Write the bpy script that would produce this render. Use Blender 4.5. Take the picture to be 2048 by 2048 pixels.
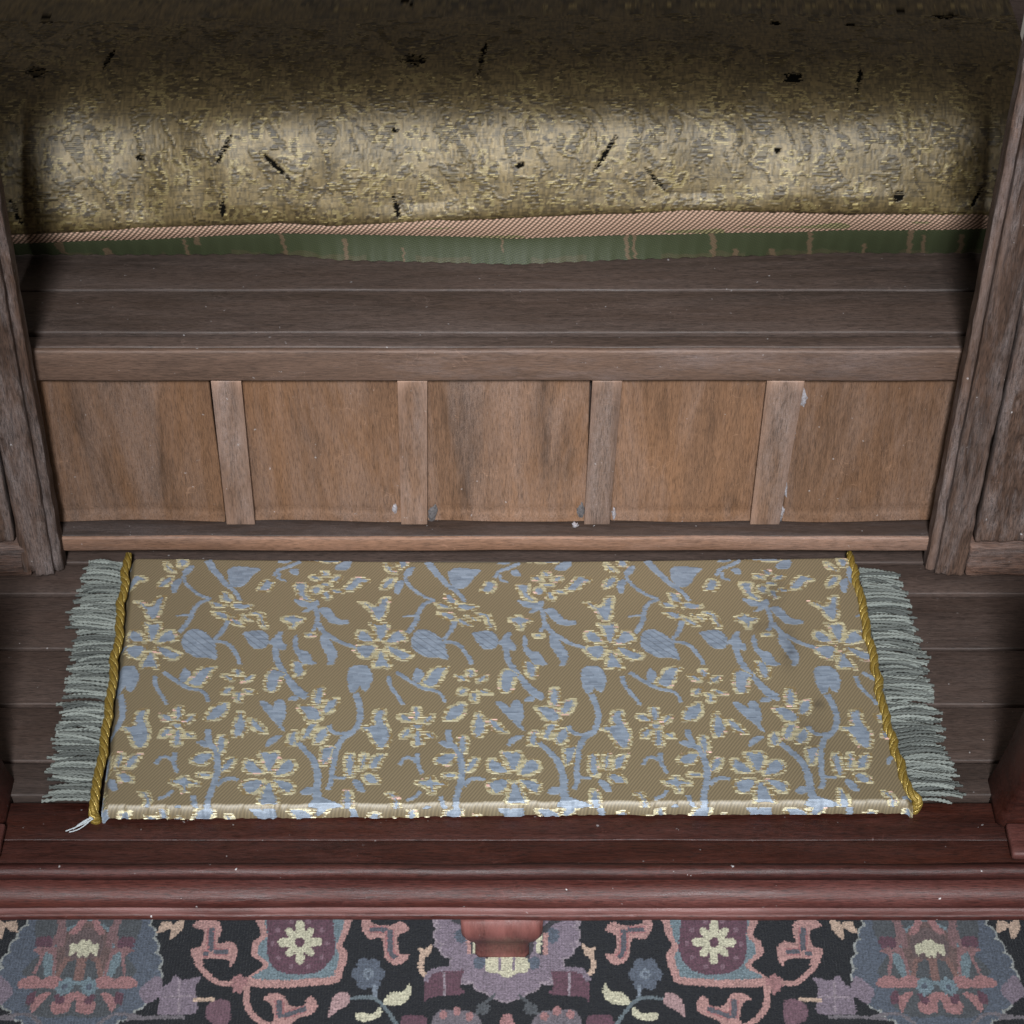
import bpy, bmesh, math, random
import numpy as np
from mathutils import Vector, noise as mnoise

random.seed(7)
rng = np.random.default_rng(7)
R = math.radians
scene = bpy.context.scene
for o in list(bpy.data.objects):
    bpy.data.objects.remove(o)

# ------------------------------------------------------------------ camera
ZF = 0.0467                     # top of the platform's floor planks above the carpet
CAM = Vector((0.0, -0.543, ZF + 0.582))
FOC = 1.97                      # focal length in picture widths
PITCH = R(41.5)
cam_d = bpy.data.cameras.new('camera')
cam_d.sensor_width = 36.0
cam_d.lens = FOC * 36.0
cam_d.clip_start = 0.01
cam_d.clip_end = 50.0
cam = bpy.data.objects.new('camera', cam_d)
scene.collection.objects.link(cam)
cam.location = CAM
cam.rotation_euler = (math.pi / 2 - PITCH, 0, 0)
scene.camera = cam
cam_d.dof.use_dof = True
cam_d.dof.focus_distance = 0.80
cam_d.dof.aperture_fstop = 40.0

# ------------------------------------------------------------------ light
world = bpy.data.worlds.new('World')
scene.world = world
world.use_nodes = True
world.node_tree.nodes['Background'].inputs[0].default_value = (1.0, 0.92, 0.82, 1)
world.node_tree.nodes['Background'].inputs[1].default_value = 0.17

def area(name, loc, target, sx, sy, energy, col):
    l = bpy.data.lights.new(name, 'AREA')
    l.shape = 'RECTANGLE'; l.size = sx; l.size_y = sy
    l.energy = energy; l.color = col
    o = bpy.data.objects.new(name, l)
    scene.collection.objects.link(o)
    o.location = loc
    o.rotation_euler = (Vector(target) - Vector(loc)).to_track_quat('-Z', 'Y').to_euler()
    return o
# a small window behind and above the photographer: a narrow beam on the middle of the bench
wl = area('window_light', (-0.05, -1.66, 1.80), (0.014, 0.045, 0.10), 0.46, 1.15, 3.8, (0.92, 0.965, 1.0))
wl.data.spread = R(18)

scene.view_settings.view_transform = 'Standard'
scene.view_settings.look = 'None'
scene.view_settings.exposure = 0.0
scene.view_settings.gamma = 1.0

# ------------------------------------------------------------------ pixel -> place
# pixels are those of the photograph scaled to 1932 x 1932
SP, CP = math.sin(PITCH), math.cos(PITCH)
def ray(u, v):
    a = (u / 1932.0 - 0.5) / FOC
    b = -(v / 1932.0 - 0.5) / FOC
    return Vector((a, CP + b * SP, -SP + b * CP))
def at_z(u, v, z):
    d = ray(u, v); t = (z - CAM.z) / d.z
    return CAM + d * t
def at_y(u, v, y):
    d = ray(u, v); t = (y - CAM.y) / d.y
    return CAM + d * t
def project(P):
    q = np.asarray(P) - np.array(CAM)
    zc = q[..., 1] * CP - q[..., 2] * SP
    up = q[..., 1] * SP + q[..., 2] * CP
    return (q[..., 0] / zc * FOC + 0.5) * 1932, (0.5 - up / zc * FOC) * 1932
K = 1932.0 / 2048.0

# ------------------------------------------------------------------ helpers
def srgb(r, g, b):
    f = lambda c: (c / 255 / 12.92) if c / 255 <= 0.04045 else ((c / 255 + 0.055) / 1.055) ** 2.4
    return (f(r), f(g), f(b))
def link(o, parent=None):
    scene.collection.objects.link(o)
    if parent is not None:
        o.parent = parent
    return o
def empty(name, loc=(0, 0, 0)):
    o = bpy.data.objects.new(name, None)
    o.empty_display_size = 0.02
    return link(o)
def tag(o, label, cat, group=None, kind=None):
    o['label'] = label; o['category'] = cat
    if group: o['group'] = group
    if kind: o['kind'] = kind
def mesh_obj(name, verts, faces, mat, parent=None, smooth=True):
    me = bpy.data.meshes.new(name)
    me.from_pydata([tuple(v) for v in verts], [], [tuple(f) for f in faces])
    me.validate(); me.update()
    if smooth:
        me.polygons.foreach_set('use_smooth', [True] * len(me.polygons))
    me.materials.append(mat)
    return link(bpy.data.objects.new(name, me), parent)
def grid_obj(name, P, mat, parent=None, cols=None):
    """P: (n, m, 3) numpy grid of points -> one quad mesh, fast path."""
    n, m = P.shape[:2]
    me = bpy.data.meshes.new(name)
    idx = np.arange(n * m, dtype=np.int32).reshape(n, m)
    q = np.stack([idx[:-1, :-1], idx[:-1, 1:], idx[1:, 1:], idx[1:, :-1]], -1).reshape(-1, 4)
    me.vertices.add(n * m)
    me.vertices.foreach_set('co', P.astype(np.float32).reshape(-1))
    me.loops.add(q.size)
    me.loops.foreach_set('vertex_index', q.reshape(-1))
    me.polygons.add(len(q))
    me.polygons.foreach_set('loop_start', np.arange(0, q.size, 4, dtype=np.int32))
    me.polygons.foreach_set('use_smooth', np.ones(len(q), dtype=bool))
    me.update(calc_edges=True)
    if cols is not None:
        for nm, c in cols.items():
            a = me.color_attributes.new(nm, 'FLOAT_COLOR', 'POINT')
            if c.shape[-1] == 3:
                c = np.concatenate([c, np.ones(c.shape[:-1] + (1,))], -1)
            a.data.foreach_set('color', c.astype(np.float32).reshape(-1))
    me.materials.append(mat)
    return link(bpy.data.objects.new(name, me), parent)

def board(name, lo, hi, mat, parent, r=0.0008, n=(24, 3, 3), wob=0.0, wfreq=60.0, seed=0.0, shape=None):
    """rounded box, subdivided and slightly uneven."""
    lo = Vector(lo); hi = Vector(hi)
    bm = bmesh.new()
    cache = {}
    def vert(i, j, k):
        key = (i, j, k)
        if key not in cache:
            t = [i / n[0], j / n[1], k / n[2]]
            cache[key] = bm.verts.new([lo[a] + (hi[a] - lo[a]) * t[a] for a in range(3)])
        return cache[key]
    for a in range(3):
        b, c = (a + 1) % 3, (a + 2) % 3
        for side in (0, n[a]):
            for p in range(n[b]):
                for q in range(n[c]):
                    f = []
                    for (dp, dq) in ((0, 0), (1, 0), (1, 1), (0, 1)):
                        ix = [0, 0, 0]; ix[a] = side; ix[b] = p + dp; ix[c] = q + dq
                        f.append(vert(*ix))
                    if side == 0: f.reverse()
                    bm.faces.new(f)
    # add tight rows next to the edges: move second rows to the radius
    for v in bm.verts:
        for a in range(3):
            L = hi[a] - lo[a]
            if n[a] >= 3:
                s = (v.co[a] - lo[a]) / L * n[a]
                if abs(s - 1) < 1e-4: v.co[a] = lo[a] + min(r, L * 0.3)
                if abs(s - (n[a] - 1)) < 1e-4: v.co[a] = hi[a] - min(r, L * 0.3)
    for v in bm.verts:
        inn = Vector([min(max(v.co[a], lo[a] + r), hi[a] - r) for a in range(3)])
        d = v.co - inn
        if d.length > 1e-9:
            v.co = inn + d.normalized() * r if sum(abs(d[a]) > 1e-7 for a in range(3)) > 1 else v.co
    if wob:
        for v in bm.verts:
            q = v.co * wfreq + Vector((seed, seed * 1.7, -seed))
            v.co += Vector((mnoise.noise(q), mnoise.noise(q + Vector((31, 7, 3))), mnoise.noise(q + Vector((5, 77, 13))))) * wob
    if shape:
        for v in bm.verts: v.co = shape(v.co)
    bm.normal_update()
    me = bpy.data.meshes.new(name)
    bm.to_mesh(me); bm.free()
    me.polygons.foreach_set('use_smooth', [True] * len(me.polygons))
    me.materials.append(mat)
    return link(bpy.data.objects.new(name, me), parent)

# ------------------------------------------------------------------ materials
class NT:
    def __init__(s, name):
        s.m = bpy.data.materials.new(name); s.m.use_nodes = True
        s.t = s.m.node_tree; s.b = s.t.nodes['Principled BSDF']
    def n(s, typ, **kw):
        d = s.t.nodes.new(typ)
        for k, v in kw.items():
            if k in d.inputs.keys() if isinstance(k, str) else False: d.inputs[k].default_value = v
            else: setattr(d, k, v)
        return d
    def l(s, a, b): s.t.links.new(a, b)
    def ramp(s, src, pts):
        r = s.n('ShaderNodeValToRGB')
        e = r.color_ramp.elements
        while len(e) < len(pts): e.new(0.5)
        for i, (p, c) in enumerate(pts):
            e[i].position = p
            e[i].color = (c, c, c, 1) if not isinstance(c, tuple) else (*c[:3], 1)
        s.l(src, r.inputs[0]); return r.outputs[0]
    def mix(s, fac, a, b, mode='MIX'):
        m = s.n('ShaderNodeMix', data_type='RGBA', blend_type=mode)
        for sock, v in ((m.inputs[0], fac), (m.inputs[6], a), (m.inputs[7], b)):
            if hasattr(v, 'links'): s.l(v, sock)
            elif isinstance(v, tuple): sock.default_value = (*v[:3], 1)
            else: sock.default_value = v
        return m.outputs[2]
    def math(s, op, a, b=0.0):
        m = s.n('ShaderNodeMath', operation=op)
        for sock, v in ((m.inputs[0], a), (m.inputs[1], b)):
            if hasattr(v, 'links'): s.l(v, sock)
            else: sock.default_value = v
        return m.outputs[0]
    def coords(s, scale, rot=(0, 0, 0)):
        tc = s.n('ShaderNodeTexCoord'); oi = s.n('ShaderNodeObjectInfo')
        add = s.n('ShaderNodeVectorMath', operation='ADD')
        mul = s.n('ShaderNodeVectorMath', operation='MULTIPLY')
        s.l(oi.outputs['Random'], mul.inputs[0]); mul.inputs[1].default_value = (3.7, 2.3, 4.1)
        s.l(tc.outputs['Object'], add.inputs[0]); s.l(mul.outputs[0], add.inputs[1])
        mp = s.n('ShaderNodeMapping'); mp.inputs['Scale'].default_value = scale
        mp.inputs['Rotation'].default_value = rot
        s.l(add.outputs[0], mp.inputs[0]); return mp.outputs[0]
    def noise(s, vec, scale, detail=4.0, rough=0.55, dist=0.0):
        d = s.n('ShaderNodeTexNoise')
        d.inputs['Scale'].default_value = scale; d.inputs['Detail'].default_value = detail
        d.inputs['Roughness'].default_value = rough; d.inputs['Distortion'].default_value = dist
        s.l(vec, d.inputs['Vector']); return d.outputs['Fac']
    def bump(s, h, strength, dist=0.0005, prev=None):
        b = s.n('ShaderNodeBump'); b.inputs['Strength'].default_value = strength
        b.inputs['Distance'].default_value = dist
        s.l(h, b.inputs['Height'])
        if prev is not None: s.l(prev, b.inputs['Normal'])
        return b.outputs['Normal']

def wood(name, dark, light, axis='X', dust=(0.30, 0.27, 0.28), dust_amt=0.35, rough=0.55, gscale=1.0,
         grime=0.35, specks=0.35, bump=0.35, spec=0.4, patch=None, edge=0.6, grain=0.6, dscale=26):
    t = NT(name)
    k = {'X': (0.10, 1, 1), 'Y': (1, 0.10, 1), 'Z': (1, 1, 0.10)}[axis]
    k2 = {'X': (0.17, 1, 1), 'Y': (1, 0.17, 1), 'Z': (1, 1, 0.17)}[axis]
    vg = t.coords(k); vb = t.coords((1, 1, 1)); v2 = t.coords(k2)
    fine = t.noise(vg, 1500 * gscale, 6, 0.68, 0.3)
    mid = t.noise(vg, 330 * gscale, 4, 0.6, 0.8)
    g = t.math('ADD', t.math('MULTIPLY', fine, 0.55), t.math('MULTIPLY', mid, 0.45))
    col = t.mix(t.ramp(g, [(0.36, 0.0), (0.64, 1.0)]), dark, light)
    # broad tone changes
    broad = t.ramp(t.noise(v2, 38, 3, 0.55, 0.5), [(0.30, 0.0), (0.72, 1.0)])
    col = t.mix(t.math('MULTIPLY', broad, 0.55), col, tuple(c * 1.45 for c in light) if patch is None else patch)
    # dark grime blots
    gr = t.ramp(t.noise(v2, 55, 6, 0.65, 0.3), [(0.52, 0.0), (0.75, 1.0)])
    col = t.mix(t.math('MULTIPLY', gr, grime), col, tuple(c * 0.30 for c in dark))
    # pale dusty bloom, fibrous
    du = t.ramp(t.noise(v2, dscale, 7, 0.7, 0.4), [(0.44, 0.0), (0.62, 1.0)])
    fib = t.ramp(t.noise(vb, 1500, 3, 0.6, 2.0), [(0.35, 0.25), (0.68, 1.0)])
    col = t.mix(t.math('MULTIPLY', t.math('MULTIPLY', du, fib), dust_amt), col, dust)
    # lint specks
    sp = t.ramp(t.noise(vb, 420, 2, 0.5, 0.0), [(0.745, 0.0), (0.775, 1.0)])
    col = t.mix(t.math('MULTIPLY', sp, specks), col, (0.55, 0.52, 0.52))
    # hair scratches
    hs = t.math('ABSOLUTE', t.math('SUBTRACT', t.noise(vb, 95, 1.5, 0.5, 1.2), 0.5))
    hs = t.math('MULTIPLY', t.ramp(hs, [(0.0, 1.0), (0.007, 0.0)]), t.ramp(t.noise(vb, 60, 2), [(0.50, 0.0), (0.62, 1.0)]))
    col = t.mix(t.math('MULTIPLY', hs, 0.35), col, tuple(min(0.6, c * 2.2 + 0.02) for c in light))
    # pits and worm marks
    pit = t.ramp(t.noise(vg, 620 * gscale, 2, 0.5, 0.4), [(0.22, 1.0), (0.30, 0.0)])
    col = t.mix(t.math('MULTIPLY', pit, 0.4), col, tuple(c * 0.25 for c in dark))
    # open grain lines; edge highlights painted in as lighter arrises
    col = t.mix(1.0, col, t.ramp(t.noise(vg, 2800 * gscale, 3, 0.6, 0.2), [(0.34, 1.0 - 0.48 * grain), (0.50, 1.0), (0.70, 1.0 + 0.22 * grain)]), 'MULTIPLY')
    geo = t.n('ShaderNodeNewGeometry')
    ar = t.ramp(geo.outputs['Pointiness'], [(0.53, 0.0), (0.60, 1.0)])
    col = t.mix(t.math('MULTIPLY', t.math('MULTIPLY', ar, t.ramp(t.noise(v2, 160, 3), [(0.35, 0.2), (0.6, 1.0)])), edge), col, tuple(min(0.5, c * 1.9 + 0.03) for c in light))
    oi = t.n('ShaderNodeObjectInfo')
    col = t.mix(1.0, col, t.ramp(oi.outputs['Random'], [(0.0, 0.80), (0.5, 1.0), (1.0, 1.16)]), 'MULTIPLY')
    t.l(col, t.b.inputs['Base Color'])
    rr = t.ramp(mid, [(0.3, max(0.0, rough - 0.10)), (0.7, min(1.0, rough + 0.14))])
    t.l(rr, t.b.inputs['Roughness'])
    t.b.inputs['Specular IOR Level'].default_value = spec
    nb = t.bump(fine, bump, 0.0006)
    nb = t.bump(fib, bump * 0.35, 0.0003, nb)
    nb = t.bump(t.noise(v2, 120, 4), bump * 0.5, 0.0012, nb)
    t.l(nb, t.b.inputs['Normal'])
    return t.m

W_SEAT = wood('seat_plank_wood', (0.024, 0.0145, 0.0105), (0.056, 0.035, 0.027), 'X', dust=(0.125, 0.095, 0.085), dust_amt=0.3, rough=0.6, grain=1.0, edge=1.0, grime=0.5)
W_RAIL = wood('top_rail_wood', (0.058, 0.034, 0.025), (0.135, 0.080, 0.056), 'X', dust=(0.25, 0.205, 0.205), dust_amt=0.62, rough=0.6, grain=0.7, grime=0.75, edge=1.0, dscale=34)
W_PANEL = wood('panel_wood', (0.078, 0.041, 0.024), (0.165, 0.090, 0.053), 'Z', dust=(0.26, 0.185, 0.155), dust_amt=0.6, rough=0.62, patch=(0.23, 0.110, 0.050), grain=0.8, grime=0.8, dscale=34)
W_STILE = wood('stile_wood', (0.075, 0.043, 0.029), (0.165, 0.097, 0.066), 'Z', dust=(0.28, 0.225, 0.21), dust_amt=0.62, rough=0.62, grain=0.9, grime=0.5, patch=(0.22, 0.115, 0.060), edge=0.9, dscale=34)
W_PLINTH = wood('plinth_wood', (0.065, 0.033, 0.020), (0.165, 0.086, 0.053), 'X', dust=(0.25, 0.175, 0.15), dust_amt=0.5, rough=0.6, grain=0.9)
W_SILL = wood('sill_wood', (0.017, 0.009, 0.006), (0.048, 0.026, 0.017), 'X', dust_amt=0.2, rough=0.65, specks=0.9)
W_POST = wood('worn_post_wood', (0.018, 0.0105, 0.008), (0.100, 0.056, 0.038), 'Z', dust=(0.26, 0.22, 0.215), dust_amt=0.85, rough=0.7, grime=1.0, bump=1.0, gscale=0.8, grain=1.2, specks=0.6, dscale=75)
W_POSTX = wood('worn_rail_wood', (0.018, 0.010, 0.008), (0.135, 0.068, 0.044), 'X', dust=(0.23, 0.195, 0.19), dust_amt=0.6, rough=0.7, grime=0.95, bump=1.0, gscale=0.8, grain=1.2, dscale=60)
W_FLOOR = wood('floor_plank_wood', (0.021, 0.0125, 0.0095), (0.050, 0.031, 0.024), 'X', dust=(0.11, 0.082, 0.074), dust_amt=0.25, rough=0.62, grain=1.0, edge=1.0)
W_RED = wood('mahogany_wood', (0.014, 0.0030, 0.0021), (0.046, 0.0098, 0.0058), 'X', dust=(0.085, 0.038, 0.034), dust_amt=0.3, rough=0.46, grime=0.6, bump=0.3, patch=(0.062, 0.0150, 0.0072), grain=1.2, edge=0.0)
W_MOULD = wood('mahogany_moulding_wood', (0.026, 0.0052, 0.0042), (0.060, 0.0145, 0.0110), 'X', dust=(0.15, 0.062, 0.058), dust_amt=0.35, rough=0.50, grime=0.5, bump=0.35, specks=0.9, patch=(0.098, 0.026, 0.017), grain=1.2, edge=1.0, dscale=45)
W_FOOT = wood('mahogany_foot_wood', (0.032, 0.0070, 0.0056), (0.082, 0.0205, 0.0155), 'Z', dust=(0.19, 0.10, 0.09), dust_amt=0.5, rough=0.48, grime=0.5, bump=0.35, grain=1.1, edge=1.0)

# ================================================================== painting tools (numpy)
def smooth_closed(p, k=5):
    p = np.asarray(p, float); n = len(p); out = []
    for i in range(n):
        p0, p1, p2, p3 = p[i - 1], p[i], p[(i + 1) % n], p[(i + 2) % n]
        for s in range(k):
            t = s / k
            out.append(0.5 * ((2 * p1) + (p2 - p0) * t + (2 * p0 - 5 * p1 + 4 * p2 - p3) * t * t + (3 * p1 - p0 - 3 * p2 + p3) * t ** 3))
    return np.array(out)
def smooth_open(p, k=6):
    p = np.asarray(p, float); n = len(p); out = []
    for i in range(n - 1):
        p0 = p[max(i - 1, 0)]; p1 = p[i]; p2 = p[i + 1]; p3 = p[min(i + 2, n - 1)]
        for s in range(k):
            t = s / k
            out.append(0.5 * ((2 * p1) + (p2 - p0) * t + (2 * p0 - 5 * p1 + 4 * p2 - p3) * t * t + (3 * p1 - p0 - 3 * p2 + p3) * t ** 3))
    out.append(p[-1]); return np.array(out)
def stroke_poly(p, w0, w1=None):
    p = smooth_open(p) if len(p) > 2 else np.asarray(p, float)
    w1 = w0 if w1 is None else w1
    d = np.gradient(p, axis=0); d /= np.linalg.norm(d, axis=1)[:, None] + 1e-12
    nrm = np.stack([-d[:, 1], d[:, 0]], 1)
    w = np.linspace(w0, w1, len(p))[:, None] / 2
    return np.concatenate([p + nrm * w, (p - nrm * w)[::-1]])
class Raster:
    def __init__(s, x0, y0, w, h, res):
        s.x0, s.y0, s.res = x0, y0, res
        s.nx, s.ny = int(round(w / res)), int(round(h / res))
    def mask(s, poly):
        """even-odd fill of a metric polygon -> (slices, bool array) or None"""
        q = (np.asarray(poly) - (s.x0, s.y0)) / s.res
        i0, j0 = np.floor(q.min(0)).astype(int); i1, j1 = np.ceil(q.max(0)).astype(int) + 1
        i0, j0 = max(i0, 0), max(j0, 0); i1, j1 = min(i1, s.nx), min(j1, s.ny)
        if i1 <= i0 or j1 <= j0: return None
        X, Y = np.meshgrid(np.arange(i0, i1) + 0.5, np.arange(j0, j1) + 0.5)
        inside = np.zeros(X.shape, bool)
        a = q; b = np.roll(q, -1, 0)
        for (ax, ay), (bx, by) in zip(a, b):
            if ay == by: continue
            c = ((ay > Y) != (by > Y)) & (X < (bx - ax) * (Y - ay) / (by - ay) + ax)
            inside ^= c
        return (slice(j0, j1), slice(i0, i1)), inside
def hash2(a, b, s=0.0):
    v = np.sin(a * 127.1 + b * 311.7 + s * 74.7) * 43758.5453
    return v - np.floor(v)
def vnoise(x, y, s=0.0):
    xi, yi = np.floor(x), np.floor(y); fx, fy = x - xi, y - yi
    fx = fx * fx * (3 - 2 * fx); fy = fy * fy * (3 - 2 * fy)
    a = hash2(xi, yi, s); b = hash2(xi + 1, yi, s); c = hash2(xi, yi + 1, s); d = hash2(xi + 1, yi + 1, s)
    return (a + (b - a) * fx) * (1 - fy) + (c + (d - c) * fx) * fy
def dilate(m, rx, ry):
    out = m.copy()
    for k in range(1, rx + 1):
        out[:, k:] |= m[:, :-k]; out[:, :-k] |= m[:, k:]
    m2 = out.copy()
    for k in range(1, ry + 1):
        out[k:, :] |= m2[:-k, :]; out[:-k, :] |= m2[k:, :]
    return out

# ================================================================== platform
platform = empty('platform')
tag(platform, 'dark red wooden base with moulded front edge and planked top, standing on the patterned carpet', 'base')
# floor planks: seams found on the photograph's left side
seams = [1062, 1122, 1225, 1331, 1437, 1503]
ys = [at_z(60, v, ZF).y for v in seams]
PLX = 0.235
for i in range(len(ys) - 1):
    y1, y0 = ys[i], ys[i + 1]
    board('plank', (-PLX, y0 + 0.0008, ZF - 0.012), (PLX, y1 - 0.0007, ZF - 0.0003 * (i % 2)), W_FLOOR, platform, r=0.0007, n=(40, 4, 3), wob=0.00022, wfreq=45, seed=i * 3.1)
yb = ys[0]
for i in range(3):
    board('plank', (-PLX, yb + 0.0004, ZF - 0.012), (PLX, yb + 0.0290, ZF), W_FLOOR, platform, r=0.0007, n=(20, 4, 3), seed=i)
    yb += 0.0295
board('sub_floor', (-PLX + 0.004, ys[-1] + 0.001, ZF - 0.016), (PLX - 0.004, 0.40, ZF - 0.0128), W_FLOOR, platform, n=(4, 3, 3))
# front rail (flat mahogany board in front of the planks)
y_rail_b = ys[-1] - 0.0016
y_rail_f = at_z(966, 1636, ZF - 0.002).y
y_mid = at_z(966, 1586, ZF - 0.002).y
board('front_rail', (-0.245, y_mid + 0.0001, ZF - 0.020), (0.245, y_rail_b, ZF - 0.0018), W_RED, platform, r=0.0003, n=(60, 5, 3), wob=0.0002, wfreq=30)
board('front_rail', (-0.245, y_rail_f - 0.001, ZF - 0.020), (0.245, y_mid - 0.0001, ZF - 0.0021), W_RED, platform, r=0.0003, n=(60, 5, 3), wob=0.00015, wfreq=30, seed=4)
# moulding profile, front edge: (forward, down) from the rail edge
def sweep(name, prof, x0, x1, mat, parent, n=90, wob=0.00015, seed=0.0):
    P = np.zeros((n, len(prof), 3))
    for i in range(n):
        x = x0 + (x1 - x0) * i / (n - 1)
        for j, (yy, zz) in enumerate(prof):
            w = mnoise.noise(Vector((x * 25 + seed, yy * 90, zz * 90))) * wob * 2
            P[i, j] = (x, yy + w, zz + w)
    return grid_obj(name, P[:, ::-1], mat, parent)
def arc(cy, cz, r, a0, a1, k=10, ry=1.0):
    return [(cy + math.cos(R(a0 + (a1 - a0) * i / k)) * r * ry, cz + math.sin(R(a0 + (a1 - a0) * i / k)) * r) for i in range(k + 1)]
yE, zE = y_rail_f, ZF - 0.0022
# bead
bead = [(yE + 0.0020, zE - 0.004), (yE + 0.0018, zE + 0.0002)] + arc(yE - 0.0005, zE - 0.0016, 0.0024, 80, 215, 9) + [(yE - 0.0020, zE - 0.0052), (yE + 0.002, zE - 0.0055)]
sweep('bead_moulding', bead, -0.26, 0.26, W_MOULD, platform, seed=2)
# groove + torus + groove + fillet, one run of moulding
yL = at_z(966, 1736, zE - 0.0182).y
tor = [(yE + 0.001, zE - 0.0046), (yE - 0.0020, zE - 0.0046)] + arc(yE - 0.0034, zE - 0.0100, 0.0054, 92, 225, 14, (yE - 0.0034 - yL - 0.0006) / 0.0054)
tor += [(yL + 0.0034, zE - 0.0146), (yL + 0.0030, zE - 0.0156), (yL + 0.0008, zE - 0.0158)] + arc(yL + 0.0008, zE - 0.0166, 0.0008, 90, 180, 4)
tor += [(yL, zE - 0.0182), (yL + 0.0006, zE - 0.0190), (yL + 0.004, zE - 0.0198), (yE + 0.004, zE - 0.0200)]
sweep('base_moulding', tor, -0.26, 0.26, W_MOULD, platform, n=140, seed=5)
z_under = zE - 0.0200
board('under_frame', (-0.250, yE + 0.003, z_under + 0.0005), (0.250, yE + 0.020, ZF - 0.0205), W_RED, platform, n=(4, 3, 3))
board('under_frame', (-0.250, 0.375, z_under + 0.0005), (0.250, 0.400, ZF - 0.0165), W_RED, platform, n=(4, 3, 3))
for sx in (-1, 1):
    board('under_frame', (sx * 0.225 - 0.012, yE + 0.0205, z_under + 0.0005), (sx * 0.225 + 0.012, 0.3745, ZF - 0.0165), W_RED, platform, n=(3, 4, 3))
# shaped foot under the middle of the front
def foot(xc, yc):
    # (height, half width, half depth): spreading block, cove, tapered shank, small flare
    h = z_under + 0.0008
    prof = [(h, 0.0152, 0.0115), (h * 0.66, 0.0150, 0.0115), (h * 0.58, 0.0146, 0.0112), (h * 0.50, 0.0136, 0.0106), (h * 0.42, 0.0118, 0.0096),
            (h * 0.34, 0.0108, 0.0089), (h * 0.24, 0.0101, 0.0085), (h * 0.12, 0.0096, 0.0083), (h * 0.04, 0.0098, 0.0084), (0.0, 0.0102, 0.0086)]
    vs, fs = [], []
    for (t, a, b) in prof:
        z = t
        c = 0.0016
        ring = [(a, -b + c), (a, b - c), (a - c, b), (-a + c, b), (-a, b - c), (-a, -b + c), (-a + c, -b), (a - c, -b)]
        vs += [(xc + x, yc + y, z) for x, y in ring]
    for i in range(len(prof) - 1):
        for j in range(8):
            a = i * 8 + j; b = i * 8 + (j + 1) % 8
            fs.append((a, b, b + 8, a + 8)[::-1])
    fs.append(tuple(range(8))); fs.append(tuple(range((len(prof) - 1) * 8, len(prof) * 8))[::-1])
    return mesh_obj('foot', vs, fs, W_FOOT, platform)
fc = at_y(947, 1740, yL + 0.003)
foot(fc.x, yL + 0.0112)
for sx in (-1, 1):
    foot(sx * 0.235, yL + 0.0112); foot(sx * 0.235, 0.385)
# red corner posts rising at both ends of the front rail
def corner_post(x_in, s, y0, y1):
    prof = [(ZF - 0.0022, 0.0), (ZF + 0.0005, 0.0004), (ZF + 0.003, 0.0012), (ZF + 0.008, 0.0024), (ZF + 0.020, 0.0048), (ZF + 0.05, 0.0092), (ZF + 0.11, 0.0150)]
    vs, fs = [], []
    for z, d in prof:
        a = x_in + s * d; b = x_in + s * 0.034; c = 0.0025
        ring = [(a, y0 + c), (a, y1 - c), (a + s * c, y1), (b, y1), (b, y0), (a + s * c, y0)]
        vs += [(x, y, z) for x, y in ring]
    m = 6
    for i in range(len(prof) - 1):
        for j in range(m):
            a = i * m + j; b = i * m + (j + 1) % m
            fs.append((a, b, b + m, a + m))
    fs.append(tuple(range(m))); fs.append(tuple(range((len(prof) - 1) * m, len(prof) * m)))
    o = mesh_obj('corner_post', vs, fs, W_RED, platform)
    bm = bmesh.new(); bm.from_mesh(o.data); bmesh.ops.recalc_face_normals(bm, faces=bm.faces[:]); bm.to_mesh(o.data); bm.free()
    return o
corner_post(at_z(16, 1525, ZF).x, -1, y_rail_b - 0.012, y_rail_b + 0.012)
corner_post(at_z(1874, 1525, ZF).x, 1, y_rail_b - 0.012, y_rail_b + 0.012)
for s_, u0 in ((-1, 2), (1, 1906)):
    xa = at_z(u0, 1600, ZF).x
    lo, hi = sorted((xa, xa + s_ * 0.04))
    board('post_plinth', (lo, yE + 0.0030, ZF - 0.0021), (hi, y_rail_b - 0.0122, ZF + 0.0018), W_MOULD, platform, r=0.0012, n=(8, 5, 3), wob=0.0002)

# ================================================================== bench
bench = empty('bench')
tag(bench, 'worn dark wooden bench with five panelled front, planked seat and rough posts at both ends', 'bench')
Y_PL = 0.082          # plinth face
Y_PA = 0.0925         # panel face
Y_ST = 0.0895         # stiles and rail face
Y_PO = 0.0735         # post faces
z_pl = at_y(966, 1015, Y_PL).z
xl, xr = -0.199, 0.187
z_ub = at_y(966, 1041, Y_PL).z
board('plinth', (xl, Y_PL, z_ub), (xr, Y_PL + 0.016, z_pl), W_PLINTH, bench, r=0.0012, n=(60, 4, 4), wob=0.00035, wfreq=28)
board('sill', (xl, Y_PL + 0.0165, ZF), (xr, Y_PL + 0.024, z_pl + 0.0004), W_SILL, bench, r=0.0005, n=(20, 3, 3))
# thin dark board on top of the plinth
board('sill', (xl, Y_PL + 0.0012, z_pl - 0.0006), (xr, Y_PL + 0.0155, z_pl + 0.00035), W_SILL, bench, r=0.0004, n=(50, 3, 3), wob=0.0002)
z_rl = at_y(966, 718, Y_ST).z
z_rt = at_y(966, 661, Y_ST).z
board('top_rail', (xl, Y_ST - 0.0006, z_rl), (xr, Y_ST + 0.0024, z_rt), W_RAIL, bench, r=0.0010, n=(70, 4, 5), wob=0.0003, wfreq=24)
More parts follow.
